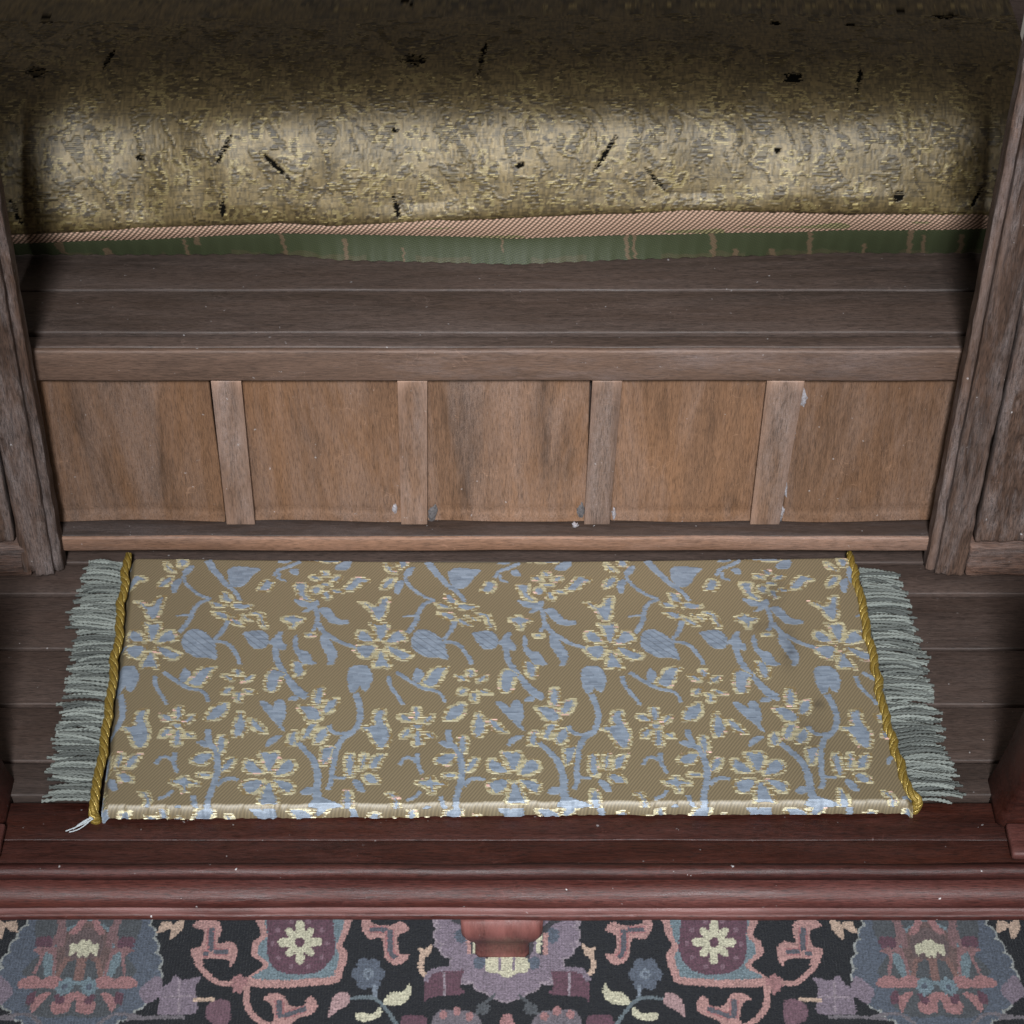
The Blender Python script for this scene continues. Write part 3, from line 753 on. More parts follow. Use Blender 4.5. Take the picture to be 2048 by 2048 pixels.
satin = np.where(blk, 0.0, satin); H = np.where(blk, -0.0002, H)
kind = np.stack([satin, F.astype(float), blk.astype(float)], -1)
# displace along an approximate normal
ny = np.gradient(Zg, axis=1); nz = -np.gradient(Yg, axis=1)
nl = np.hypot(ny, nz) + 1e-12
P[..., 1] += -ny / nl * H; P[..., 2] += -nz / nl * H
t, a, k = fabric_mat('cushion_brocade')
t.l(a.outputs['Color'], t.b.inputs['Base Color'])
sep = t.n('ShaderNodeSeparateColor'); t.l(k.outputs['Color'], sep.inputs[0])
t.l(t.math('ADD', t.math('MULTIPLY', sep.outputs[0], 0.20), 0.10), t.b.inputs['Metallic'])
t.l(t.math('ADD', t.math('MULTIPLY', sep.outputs[0], 0.16), 0.0), t.b.inputs['Coat Weight'])
t.l(t.math('SUBTRACT', 0.5, t.math('MULTIPLY', sep.outputs[2], 0.5)), t.b.inputs['Specular IOR Level']); t.b.inputs['Coat Roughness'].default_value = 0.50; t.b.inputs['Coat IOR'].default_value = 1.7
rr = t.math('ADD', t.math('MULTIPLY', sep.outputs[2], 0.3), 0.50)
t.l(rr, t.b.inputs['Roughness'])
vb = t.coords((1, 1, 1))
t.l(t.bump(t.noise(vb, 2600, 3), 0.22, 0.0004), t.b.inputs['Normal'])
M_CUSH = t.m
grid_obj('brocade_cover', P, M_CUSH, cushion, {'col': C, 'kind': kind})

# --- selvedge (pink twill) and green hem
NX2, NV2 = 1000, 40
hx = np.linspace(CX0, CX1, NX2)
zTs = np.interp(hx, xs_tab, zT) + 0.0006; zBs = np.interp(hx, xs_tab, zB) + 0.0004 * (vnoise(hx * 40, hx * 0, 5) - 0.5)
tt = np.linspace(0, 1, NV2)
Xh = np.repeat(hx[:, None], NV2, 1)
wav = (vnoise(hx * 45, hx * 0, 6) - 0.5)[:, None] * 0.0016
Zp = zBs[:, None] + (zTs - zBs)[:, None] * tt[None, :]
Yp = YC + wav * 0.6 - 0.0003 - 0.0008 * np.sin(np.pi * tt)[None, :] + 0.0002
Pp = np.stack([Xh, Yp, Zp], -1)
du, dv = Xh / 0.0021, (Zp) / 0.0020
stp = (du - dv * 0.9); tw = 0.5 + 0.5 * np.cos(stp * 2 * np.pi)
lump = 0.5 + 0.5 * np.cos((dv * 1.6 + du * 0.6) * 2 * np.pi)
hgt = tw * (0.45 + 0.55 * lump)
Cp = np.array(srgb(58, 46, 30))[None, None] * (1 - hgt)[..., None] + np.array(srgb(196, 158, 136))[None, None] * hgt[..., None]
gpatch = vnoise(Xh * 60, Zp * 400, 12) > 0.74
Cp = np.where((gpatch & (tt[None, :] < 0.55))[..., None], Cp * np.array([0.55, 0.75, 0.5]), Cp)
Pp[..., 1] -= hgt * 0.00035
t, a, k = fabric_mat('selvedge_twill')
t.l(a.outputs['Color'], t.b.inputs['Base Color']); t.b.inputs['Roughness'].default_value = 0.65
t.l(t.bump(t.noise(t.coords((1, 1, 1)), 3000, 3), 0.5, 0.0003), t.b.inputs['Normal'])
grid_obj('selvedge_band', Pp, t.m, cushion, {'col': Cp})
zG = ZS + 0.0002
Zh = zG + (zBs - zG)[:, None] * tt[None, :] + 0.0
Yh = YC + wav * (0.4 + 0.6 * tt[None, :]) - 0.0010 * (1 - tt[None, :]) ** 2 + 0.0004 * np.sin(Xh * 900) * (1 - tt[None, :])
gbx = np.interp(hx, xs_tab, np.array([at_z(966, v, ZS).y for v in gB]))
Yh = Yh * 1.0 + ((gbx - YC)[:, None]) * (1 - tt[None, :]) ** 1.5
du, dv = Xh / 0.0012, Zh / 0.0011
hg = (0.5 + 0.5 * np.cos((du + dv * 0.9) * 2 * np.pi)) * (0.5 + 0.5 * np.cos((dv * 1.3 - du * 0.5) * 2 * np.pi))
Cg = np.array(srgb(56, 62, 34))[None, None] * (0.40 + 1.15 * hg)[..., None]
# worn pink streaks
streak = np.zeros(Xh.shape)
for k_, (sx, wd, top) in enumerate([(565, 8, 1.0), (690, 7, 0.8), (805, 5, .5), (1005, 4, 0.5), (1255, 7, 1.0), (1268, 5, 1.0), (1426, 10, 0.9), (1620, 8, 1.0), (1730, 8, .45), (1820, 9, 0.9),
                                    (1848, 6, .8), (1922, 9, 0.8), (120, 16, 0.8), (210, 12, 0.5), (370, 6, 0.9), (395, 10, 0.35), (1470, 8, 0.3), (1545, 10, .3)]):
    X0 = at_y(sx * K, 460, YC).x; wm = wd * 0.00013
    streak = np.maximum(streak, (np.abs(Xh - X0 - 0.0012 * (0.6 - tt[None, :]) + (vnoise(Zh * 900, Xh * 0, k_) - 0.5) * 0.0012) < wm * (0.5 + 0.7 * vnoise(Zh * 700, Xh * 300, k_ + 3))) * (np.abs(tt[None, :] - (0.9 if k_ % 3 == 0 else 0.0)) < top))
low = (tt[None, :] < 0.10 + 0.16 * vnoise(Xh * 140, Xh * 0, 41)) & (vnoise(Xh * 90, Xh * 0, 42) > 0.55)
streak = np.maximum(streak, low * 0.25)
Cg = Cg * (1 - 0.42 * streak[..., None]) + np.array(srgb(134, 100, 80)) * 0.42 * streak[..., None] * (0.6 + 0.5 * hg)[..., None]
Ph = np.stack([Xh, Yh - 0.0002 * hg, Zh], -1)
grid_obj('green_hem', Ph, t.m, cushion, {'col': Cg})

# ================================================================== brocade mat
mat_root = empty('brocade_mat')
tag(mat_root, 'flat gold mat woven with blue flowers, gold cords and pale fringes at both ends', 'mat')
# ---------------- surface: four corners on the top plane, front rolls over
BL, BR_ = at_z(246, 1050, ZM), at_z(1612, 1050, ZM)
FL, FR = at_z(190, 1519, ZM), at_z(1724, 1509, ZM)
NS, NT_ = 1060, 520
RR = 0.0027
n_arc = 44
sS = np.linspace(0, 1, NS)[:, None]
tF = np.linspace(0, 1, NT_ - n_arc)[None, :]
def bil(a, b, c, d, s, t): return (a * (1 - s) + b * s) * (1 - t) + (c * (1 - s) + d * s) * t
Xf = bil(BL.x, BR_.x, FL.x, FR.x, sS, tF); Yf = bil(BL.y, BR_.y, FL.y, FR.y, sS, tF)
Yf = Yf - 0.0014 * np.sin(np.pi * sS) * (1 - tF) + 0.0008 * np.sin(np.pi * sS) * tF     # slight sag of the back edge, bow of the front
Yf = Yf + 0.0007 * (vnoise(sS * 55, sS * 0, 14) - 0.5) * tF ** 8 + 0.0005 * (vnoise(sS * 180, sS * 0, 15) - 0.5) * tF ** 12
Zf_ = np.full_like(Xf, ZM)
ang = np.linspace(0, R(88), n_arc + 1)[1:][None, :]
q_ = ang / R(90)
wv = 1.0 + 0.10 * (vnoise(sS * 14, sS * 0, 2) - 0.5)
Xa = Xf[:, -1:] + (Xf[:, -1:] - Xf[:, -2:-1]) * ang * 3
Ya = Yf[:, -1:] - (np.sin(ang) * 0.72 + q_ * 0.28) * RR * wv
Za = ZM - ((1 - np.cos(ang)) * 0.80 + q_ * 0.20) * 0.0052 + 0 * Xa
Xm = np.concatenate([Xf, Xa], 1); Ym = np.concatenate([Yf, Ya], 1); Zm = np.concatenate([Zf_, Za], 1)
# fabric coordinates (unrolled)
Vy = np.concatenate([Yf, Yf[:, -1:] - q_ * 0.0085 + 0 * Xa], 1)
# soft unevenness and dropped side / back edges
Zm = Zm + (vnoise(Xm * 30, Vy * 30, 3) - 0.5) * 0.0007 + (vnoise(Xm * 11, Vy * 14, 4) - 0.5) * 0.0016
ed = np.minimum(sS, 1 - sS) * 0.31
Zm = Zm - 0.0035 * np.exp(-(ed / 0.0016) ** 2) - 0.004 * np.exp(-((np.concatenate([tF, np.ones_like(ang)], 1)) * 0.135 / 0.0009) ** 2)
# ---------------- weave
rowh = 0.00062
y_fold = float(at_z(966, 1528, ZM).y)
Vw = Vy + (vnoise(Xm * 20, Vy * 4, 8) - 0.5) * 0.0005
row = np.floor(Vw / rowh)
thr = 0.5 + 0.5 * np.cos((Vw / rowh - row - 0.5) * 2 * np.pi)
jx = (hash2(row, np.floor(Xm / 0.0016 + hash2(row, 1) * 4), 2) - 0.5) * 0.0007
xi = (((Xm + jx) % PER) / MR.res).astype(int) % MR.nx
yc = (row + 0.5) * rowh
yq = yc * 0.6 + Vy * 0.4
yl = np.where(yq < y_fold, yq + 0.052, yq)       # another part of the figure shows on the rolled edge
yj = np.clip(((yl - yF) / MR.res).astype(int), 0, MR.ny - 1)
Bm = blue[yj, xi]; Gm = gold[yj, xi] & ~Bm; Hm = hatch[yj, xi]
C_GR = np.array(srgb(126, 110, 80)); C_BL = np.array(srgb(152, 164, 180)); C_BL2 = np.array(srgb(100, 114, 132))
C_GO = np.array(srgb(228, 216, 174)); C_GD = np.array(srgb(124, 104, 66))
d1 = hash2(row, np.floor(Xm / 0.0028 + hash2(row, 7) * 9), 3)
d2 = hash2(row, np.floor(Xm / 0.0023 + hash2(row, 9) * 9), 4)
tone = 0.94 + 0.12 * vnoise(Xm * 22, Vy * 30, 12)
C = C_GR * tone[..., None]
d3 = hash2(np.floor(row / 2), np.floor(Xm / 0.0036 + hash2(np.floor(row / 2), 4) * 6), 19)
fb = np.clip((0.10 + 0.90 * thr) * (0.40 + 0.42 * d1 + 0.46 * d3), 0, 1.2)
fb = np.where((d3 < 0.13) & (np.floor(row) % 2 == 0), fb * 0.7, fb)
Cb = C_BL2 * 0.60 * (1 - np.clip(fb, 0, 1))[..., None] + C_BL * np.clip(fb, 0, 1.15)[..., None]
hl = Hm & (((Xm * 0.85 + Vy * 0.9) / 0.0031) % 1.0 < 0.16)
Cb = np.where(hl[..., None], Cb * 0.62, Cb)
C = np.where(Bm[..., None], Cb, C)
gd = Gm & (d2 > 0.12 + 0.55 * vnoise(Xm * 150, Vy * 150, 61)) & (thr > 0.12)
C = np.where(Gm[..., None], C_GD * (0.7 + 0.5 * thr)[..., None], C)
C = np.where(gd[..., None], C_GO * (0.55 + 0.6 * d1 * thr)[..., None], C)
pk = gd & (d1 > 0.965)
C = np.where(pk[..., None], np.array(srgb(235, 190, 175)), C)
# faint soiled patch near the right end
un = project(np.stack([Xm, Ym, Zm], -1))
for (u0, v0, a, b, k) in [(1490, 1225, 14, 34, .45), (1455, 1115, 22, 30, .35), (1450, 1180, 40, 14, .25), (1545, 1330, 10, 10, .5), (1520, 1395, 40, 60, .18)]:
    w_ = np.exp(-((un[0] - u0) / a) ** 2 - ((un[1] - v0) / b) ** 2) * (0.5 + vnoise(Xm * 500, Vy * 500, 5))
    C = C * (1 - np.clip(k * w_, 0, 0.8))[..., None]
Hh = np.where(Bm, 0.00026 * (0.35 + 0.65 * thr), np.where(gd, 0.00034 * thr, 0.0))
nyv = np.gradient(Zm, axis=1); nzv = -np.gradient(Ym, axis=1); nl = np.hypot(nyv, nzv) + 1e-12
Pm = np.stack([Xm, Ym + nyv / nl * Hh, Zm + nzv / nl * Hh], -1)
kindm = np.stack([1.0 - (Bm | Gm), Bm.astype(float), gd.astype(float)], -1)
t, a, k = fabric_mat('mat_brocade')
sep = t.n('ShaderNodeSeparateColor'); t.l(k.outputs['Color'], sep.inputs[0])
# diagonal twill of the ground
vt = t.coords((1, 1, 1), (0, 0, R(-56)))
wv_ = t.n('ShaderNodeTexWave', wave_type='BANDS', bands_direction='Y'); wv_.inputs['Scale'].default_value = 2 * math.pi / 20 / 0.00112
wv_.inputs['Distortion'].default_value = 0.6; wv_.inputs['Detail Scale'].default_value = 1.5
t.l(vt, wv_.inputs[0])
tw = t.math('MULTIPLY', wv_.outputs['Fac'], sep.outputs[0])
col = t.mix(t.math('MULTIPLY', t.math('SUBTRACT', sep.outputs[0], tw), 0.42), a.outputs['Color'], (0.055, 0.040, 0.020))
t.l(col, t.b.inputs['Base Color'])
t.l(t.math('ADD', t.math('MULTIPLY', sep.outputs[2], 0.25), 0.20), t.b.inputs['Metallic'])
t.b.inputs['Roughness'].default_value = 0.56
t.b.inputs['Coat Weight'].default_value = 0.8; t.b.inputs['Coat Roughness'].default_value = 0.58; t.b.inputs['Coat IOR'].default_value = 1.9
nb = t.bump(tw, 0.45, 0.0003)
nb = t.bump(t.noise(t.coords((1, 1, 1)), 3000, 3), 0.4, 0.0003, nb)
t.l(nb, t.b.inputs['Normal'])
M_MAT = t.m
grid_obj('fabric_pad', Pm, M_MAT, mat_root, {'col': C, 'kind': kindm})
# underside board that gives the mat its thickness
def core():
    a, b, c, d = [Vector((p.x, p.y, 0)) for p in (BL, BR_, FR, FL)]
    ins = 0.0016
    pts = [(a.x + ins, a.y - ins), (b.x - ins, b.y - ins), (c.x - ins, c.y + 0.0005), (d.x + ins, d.y + 0.0005)]
    vs = [(x, y, ZF + 0.0003) for x, y in pts] + [(x, y, ZM - 0.0016) for x, y in pts]
    fs = [(0, 1, 2, 3)[::-1], (4, 5, 6, 7), (0, 1, 5, 4), (1, 2, 6, 5), (2, 3, 7, 6), (3, 0, 4, 7)]
    t = NT('mat_lining'); t.b.inputs['Base Color'].default_value = (0.10, 0.08, 0.05, 1); t.b.inputs['Roughness'].default_value = 0.9
    o = mesh_obj('lining', vs, fs, t.m, mat_root, smooth=False)
core()
# ---------------- gold cords
def tube_mesh(paths, radii, sides=6):
    V, F = [], []; base = 0
    for path, rad in zip(paths, radii):
        p = np.asarray(path); n = len(p)
        d = np.gradient(p, axis=0); d /= np.linalg.norm(d, axis=1)[:, None] + 1e-12
        ref = np.array([0.0, 0.0, 1.0]); 
        a = np.cross(d, ref); la = np.linalg.norm(a, axis=1)
        a[la < 1e-3] = (1, 0, 0); a /= np.linalg.norm(a, axis=1)[:, None]
        b = np.cross(d, a)
        th = np.arange(sides) / sides * 2 * np.pi
        rad = np.broadcast_to(np.asarray(rad, float), (n,))
        ring = p[:, None] + rad[:, None, None] * (np.cos(th)[None, :, None] * a[:, None] + np.sin(th)[None, :, None] * b[:, None])
        V.append(ring.reshape(-1, 3))
        idx = base + np.arange(n * sides).reshape(n, sides)
        nx_ = np.roll(idx, -1, 1)
        F.append(np.stack([idx[:-1], nx_[:-1], nx_[1:], idx[1:]], -1).reshape(-1, 4))
        base += n * sides
    return np.concatenate(V), np.concatenate(F)
def raw_obj(name, V, F, mat, parent, cols=None):
    me = bpy.data.meshes.new(name)
    me.vertices.add(len(V)); me.vertices.foreach_set('co', V.astype(np.float32).reshape(-1))
    me.loops.add(F.size); me.loops.foreach_set('vertex_index', F.astype(np.int32).reshape(-1))
    me.polygons.add(len(F)); me.polygons.foreach_set('loop_start', np.arange(0, F.size, 4, dtype=np.int32))
    me.polygons.foreach_set('use_smooth', np.ones(len(F), dtype=bool))
    me.update(calc_edges=True)
    if cols is not None:
        at_ = me.color_attributes.new('col', 'FLOAT_COLOR', 'POINT')
        at_.data.foreach_set('color', np.concatenate([cols, np.ones((len(cols), 1))], 1).astype(np.float32).reshape(-1))
    me.materials.append(mat)
    return link(bpy.data.objects.new(name, me), parent)
def yarn_mat(name, base, rough=0.6, metal=0.0, attr=False, dark=0.5):
    t = NT(name)
    n1 = t.noise(t.coords((1, 1, 1)), 1800, 3)
    src = base
    if attr:
        src = t.n('ShaderNodeAttribute', attribute_name='col').outputs['Color']
    c = t.mix(t.ramp(n1, [(0.35, dark), (0.6, 0.0)]), src, (0.02, 0.018, 0.012) if not attr else (0.05, 0.06, 0.06))
    t.l(c, t.b.inputs['Base Color']); t.b.inputs['Roughness'].default_value = rough; t.b.inputs['Metallic'].default_value = metal
    t.l(t.bump(n1, 0.8, 0.0005), t.b.inputs['Normal'])
    return t.m
M_CORD = yarn_mat('gold_cord_yarn', (0.27, 0.175, 0.028), 0.45, 0.35, dark=0.35)
M_CORD2 = yarn_mat('gold_cord_thread', (0.62, 0.46, 0.14), 0.32, 0.6, dark=0.1)
def cord(pts, side):
    path = smooth_open(np.array(pts), 60)
    L = np.concatenate([[0], np.cumsum(np.linalg.norm(np.diff(path, axis=0), axis=1))])
    s = np.linspace(0, L[-1], 520)
    p = np.stack([np.interp(s, L, path[:, i]) for i in range(3)], 1)
    p[:, 0] += (vnoise(s * 160, s * 0, side + 2) - 0.5) * 0.0016
    d = np.gradient(p, axis=0); d /= np.linalg.norm(d, axis=1)[:, None]
    a = np.cross(d, (0, 0, 1.0)); a /= np.linalg.norm(a, axis=1)[:, None] + 1e-9; b = np.cross(d, a)
    thick = 1.0 + 0.18 * np.exp(-((L[-1] - s) / 0.006) ** 2) - 0.25 * np.exp(-(s / 0.003) ** 2)
    def helix(ph, off, rad, pitch):
        th = s / pitch * 2 * np.pi * side + ph + 1.2 * (vnoise(s * 120, s * 0, 7 + side) - 0.5)
        return p + (np.cos(th)[:, None] * a + np.sin(th)[:, None] * b) * (off * thick)[:, None], rad * thick
    plies = [helix(k * 2 * np.pi / 3, 0.00090, 0.00102, 0.0150) for k in range(3)]
    V, F = tube_mesh([q for q, _ in plies], [r for _, r in plies], 8)
    o = raw_obj('cord', V, F, M_CORD, mat_root)
    # bright thin thread laid in the grooves
    th = [helix((k + 0.5) * 2 * np.pi / 3, 0.00150, 0.00022, 0.0150) for k in range(3)]
    V, F = tube_mesh([q for q, _ in th], [r for _, r in th], 5)
    raw_obj('bright_thread', V, F, M_CORD2, o)
    return p
def cpt(u, v, z): 
    q = at_z(u, v, z); return (q.x, q.y, q.z)
zc = ZM + 0.0002
pL = cord([cpt(243, 1046, zc - 0.001), cpt(233, 1110, zc), cpt(219, 1230, zc), cpt(205, 1340, zc), cpt(190, 1440, zc), cpt(180, 1512, zc - 0.0005), cpt(178, 1538, zc - 0.004), cpt(184, 1552, zc - 0.0085)], -1)
pR = cord([cpt(1606, 1044, zc - 0.001), cpt(1617, 1100, zc), cpt(1638, 1200, zc), cpt(1662, 1310, zc), cpt(1690, 1415, zc), cpt(1716, 1490, zc), cpt(1728, 1512, zc - 0.002), cpt(1718, 1530, zc - 0.0075)], 1)
# ---------------- fringes
M_FR = yarn_mat('fringe_yarn', (0.4, 0.44, 0.44), 0.7, 0.0, True, dark=0.35)
def fringe(rootpts, tippts, side, seed, n=66):
    rg = np.random.default_rng(seed)
    def even(q):
        q = smooth_open(np.array(q), 30); L = np.concatenate([[0], np.cumsum(np.linalg.norm(np.diff(q, axis=0), axis=1))])
        s = np.linspace(0, L[-1], 120); return np.stack([np.interp(s, L, q[:, j]) for j in range(3)], 1)
    rp = even(rootpts); tp = even(tippts)
    paths, rads, cols = [], [], []
    clump = 0.0; k_len = 0.0
    for layer in range(3):
        for i in range(n):
            f = (i + rg.random() * 0.8) / n
            if i % 7 == 0: clump = rg.normal(0, 0.0016); k_len = rg.normal(0, 0.0009)
            r = np.array([np.interp(f, np.linspace(0, 1, len(rp)), rp[:, j]) for j in range(3)])
            e = np.array([np.interp(f, np.linspace(0, 1, len(tp)), tp[:, j]) for j in range(3)])
            e = e + np.array([side * (k_len + rg.normal(0, 0.0013)), clump + rg.normal(0, 0.0015), 0])
            z0 = ZF + 0.0008 + layer * 0.0011; 
            m = 11; tt_ = np.linspace(0, 1, m)[:, None]
            c = r * (1 - tt_) + e * tt_
            c[:, 1] += np.sin(tt_[:, 0] * math.pi) * rg.normal(0, 0.0006)
            c[:, 2] = z0 + 0.0012 * np.sin(tt_[:, 0] * math.pi * 0.8) * (0.6 + rg.random() * 0.6) - (z0 - ZF - 0.0008 - layer * 0.0006) * tt_[:, 0] ** 1.6
            sh = 0.28 + 0.95 * rg.random() ** 1.3
            base = np.array(srgb(126, 130, 124)) * sh
            d = c[-1] - c[0]; d /= np.linalg.norm(d)
            a = np.cross(d, (0, 0, 1.0)); a /= np.linalg.norm(a); b = np.cross(a, d)
            ph = rg.random() * 6.28
            for q in range(2):
                th = tt_[:, 0] * 2 * np.pi * 4.2 + ph + q * np.pi
                cc = c + (np.cos(th)[:, None] * a + np.sin(th)[:, None] * b) * 0.00042
                taper = 0.00052 * (1 - 0.25 * (tt_[:, 0] > 0.95))
                paths.append(cc); rads.append(taper)
                cols.append(np.repeat(base[None], m * 5, 0))
    V, F = tube_mesh(paths, rads, 5)
    o = raw_obj('fringe', V, F, M_FR, mat_root, np.concatenate(cols))
    o['kind'] = 'stuff'
    return o
zf_ = ZF + 0.002
fringe([cpt(238, 1064, zf_), cpt(215, 1280, zf_), cpt(193, 1440, zf_), cpt(184, 1512, zf_)],
       [cpt(166, 1062, zf_), cpt(148, 1130, zf_), cpt(138, 1240, zf_), cpt(118, 1340, zf_), cpt(100, 1420, zf_), cpt(94, 1512, zf_)], -1, 3)
fringe([cpt(1620, 1072, zf_), cpt(1660, 1270, zf_), cpt(1690, 1400, zf_), cpt(1725, 1510, zf_)],
       [cpt(1690, 1082, zf_), cpt(1712, 1140, zf_), cpt(1735, 1230, zf_), cpt(1760, 1320, zf_), cpt(1786, 1420, zf_), cpt(1808, 1508, zf_)], 1, 5)
# a few loose thread ends at the front left corner
rg = np.random.default_rng(2); paths = []; rads = []; cols = []
for i in range(7):
    a = np.array(cpt(176 - i, 1545 - i, ZF + 0.002)); b = np.array(cpt(124 + i * 7, 1566 - i * 3 + rg.random() * 8, ZF - 0.0008))
    tt_ = np.linspace(0, 1, 9)[:, None]; c = a * (1 - tt_) + b * tt_; c[:, 1] += np.sin(tt_[:, 0] * 3.1) * rg.normal(0, 0.0006)
    paths.append(c); rads.append(0.00022); cols.append(np.repeat(np.array(srgb(190, 196, 200))[None], 9 * 5, 0))
V, F = tube_mesh(paths, rads, 5)
o = raw_obj('loose_threads', V, F, M_FR, mat_root, np.concatenate(cols)); o['kind'] = 'stuff'

# ================================================================== carpet
NAVY = srgb(25, 27, 35); SLATE = srgb(88, 98, 116); SLATE2 = srgb(120, 132, 148); GREY = srgb(82, 86, 92); MAUVE = srgb(136, 116, 134); MAUVE2 = srgb(158, 138, 150)
PINK = srgb(172, 112, 112); PINK2 = srgb(194, 136, 128); PLUM = srgb(106, 62, 80); BROWN = srgb(140, 98, 90); CREAM = srgb(208, 200, 164); PEACH = srgb(208, 170, 142); TEAL = srgb(112, 134, 144)
xm_ = at_z(1014 * K, 1850 * K, 0).x
X_pal = at_z(177 * K, 1850 * K, 0).x
PERC = 2 * (xm_ - X_pal)
yc0 = at_z(966, 1940, 0).y; yc1 = at_z(966, 1725, 0).y
KR = Raster(X_pal, yc0, PERC, yc1 - yc0, 0.0002); KR.nx = int(PERC / 0.0002); KR.res = PERC / KR.nx; KR.ny = int((yc1 - yc0) / KR.res)
art = np.zeros((KR.ny, KR.nx, 3)); art[:] = NAVY
def cz(o, pts):
    out = []
    for (x, y) in pts:
        p = at_z((o + x / 2.76) * K, (1550 + y / 2.76) * K, 0.0); out.append((p.x, p.y))
    return np.array(out)
def blot(poly, col, both=True):
    ps = [poly]
    if both: ps.append(np.stack([2 * xm_ - poly[:, 0], poly[:, 1]], 1))
    for q in ps:
        for kk in (-1, 0, 1):
            m = KR.mask(q + (kk * PERC, 0))
            if m: art[m[0]][m[1]] = col
def cp(o, pts, col, mirror=None, sm=True, both=True):
    def go(p):
        q = cz(o, p); blot(smooth_closed(q, 4) if sm else q, col, both)
    go(pts)
    if mirror is not None: go([(2 * mirror - x, y) for x, y in pts])
def cs(o, pts, w, col, mirror=None):
    for p in ([pts] if mirror is None else [pts, [(2 * mirror - x, y) for x, y in pts]]):
        blot(stroke_poly(cz(o, p), w / 2.76 * K * 0.000190), col)
def ell(o, cx_, cy_, rx, ry, col, wob=0.0, mirror=None):
    p = [(cx_ + rx * math.cos(a) * (1 + wob * math.sin(a * 9)), cy_ + ry * math.sin(a) * (1 + wob * math.cos(a * 8))) for a in np.linspace(0, 6.283, 40)[:-1]]
    cp(o, p, col, mirror, sm=False)
# big blue palmettes
scal = [(200,800),(160,830),(120,880),(120,930),(150,960),(110,1000),(95,1050),(130,1080),(85,1120),(90,1170),(140,1190),(150,1230),(200,1240),(190,1290),(230,1320),(300,1310),(310,1350),(300,1390),
        (680,1390),(665,1345),(680,1310),(750,1318),(785,1290),(780,1240),(830,1228),(845,1188),(890,1170),(893,1120),(850,1080),(885,1050),(880,1000),(835,960),(865,930),(870,880),(830,830),(790,770),(200,770)]
lob = [(215,800),(185,870),(165,945),(150,1025),(150,1105),(185,1180),(240,1245),(310,1300),(390,1345),(490,1365)]
for rad, colr in ((72, srgb(158, 160, 156)), (60, SLATE)):
    for (x, y) in lob:
        ell(0, x, y, rad, rad * 0.8, colr, 0.0, 490)
    cp(0, [(x + 30, y - 20) for x, y in lob] + [(980 - x - 30, y - 20) for x, y in lob[::-1]], SLATE) if rad == 60 else None
cp(0, [(240,780),(225,900),(285,980),(225,1080),(280,1130),(330,1200),(300,1250),(380,1320),(490,1340),(600,1320),(680,1250),(650,1200),(700,1130),(755,1080),(695,980),(755,900),(740,780)], GREY)
ell(0, 490, 985, 175, 185, TEAL, 0.03); ell(0, 490, 960, 130, 150, srgb(118, 88, 84), 0.04); ell(0, 490, 930, 85, 85, srgb(112, 88, 88), 0.06); ell(0, 490, 1090, 60, 70, GREY, .08)
cs(0, [(445,1010),(430,1080),(420,1130)], 30, BROWN, 490)
cp(0, [(450,945),(490,905),(510,930),(545,935),(530,1000),(500,975),(470,1010)], CREAM)
cp(0, [(315,790),(350,790),(365,860),(350,940),(312,950),(330,880)], srgb(140, 98, 100), 490); cp(0, [(240,965),(310,955),(302,1090),(284,1090),(290,1000)], srgb(150, 102, 104), 490)
cp(0, [(220,1145),(260,1110),(320,1110),(370,1165),(250,1172)], PINK, 490); cp(0, [(350,1290),(340,1240),(380,1200),(425,1200),(390,1260),(370,1310)], PINK, 490)
cp(0, [(415,1275),(450,1240),(510,1240),(530,1275),(490,1318),(440,1310)], PINK); cp(0, [(400,875),(440,800),(475,810),(430,865)], PINK, 490)
cp(0, [(235,900),(280,890),(290,940),(250,950)], PLUM, 490); cp(0, [(300,1210),(340,1190),(350,1250),(310,1260)], PLUM, 490)
ell(0, 490, 1165, 48, 48, srgb(112, 136, 148), 0.15); ell(0, 490, 1165, 16, 16, SLATE)
# pink hooks with a grey core
def hook(o, pts, cores):
    cp(o, pts, PINK2); c = np.array(pts).mean(0)
    for q in cores: cs(o, q, 52, srgb(178, 104, 104)); 
    for q in cores: cs(o, q, 30, srgb(92, 92, 104))
hook(0, [(1060,830),(1110,790),(1200,800),(1222,850),(1205,925),(1270,915),(1308,955),(1302,1010),(1270,1058),(1255,1018),(1130,1012),(1125,1045),(1080,1025),(1048,965),(1110,940),(1128,860)],
     [[(1165,840),(1165,970)], [(1120,985),(1150,985)], [(1180,975),(1260,975)]])
cs(0, [(1080,1000),(1105,1060),(1200,1142),(1320,1142)], 34, PINK2)
# medallions with a cream flower
cp(0, [(1445,760),(1905,760),(1928,850),(1890,940),(1918,990),(1890,1090),(1820,1155),(1335,1158),(1450,1050),(1388,990),(1395,920),(1440,880)], PINK2)
cp(0, [(1490,760),(1860,760),(1888,860),(1852,950),(1874,1000),(1848,1082),(1800,1117),(1395,1120),(1485,1050),(1425,980),(1440,920),(1475,880)], TEAL)
cp(0, [(1500,770),(1800,770),(1842,860),(1840,1000),(1740,1090),(1560,1085),(1482,1010),(1478,880)], PLUM)
for a in np.arange(8):
    an = a * math.pi / 4; ca, sa = math.cos(an), math.sin(an); Lp = 122 if a % 2 == 0 else 104
    q = [(0.18, -0.12), (0.6, -0.2), (0.92, -0.16), (1.0, 0.0), (0.92, 0.16), (0.6, 0.2), (0.18, 0.12)]
    cp(0, [(1655 + Lp * (x * ca - y * sa), 920 + Lp * (x * sa + y * ca)) for x, y in q], CREAM)
ell(0, 1655, 920, 27, 27, PLUM)
for a in np.arange(10):
    ell(0, 1655 + 150 * math.cos(a * .63), 930 + 130 * math.sin(a * .63), 14, 14, srgb(136, 96, 112))
ell(0, 1322, 1150, 46, 50, PINK, 0.2)
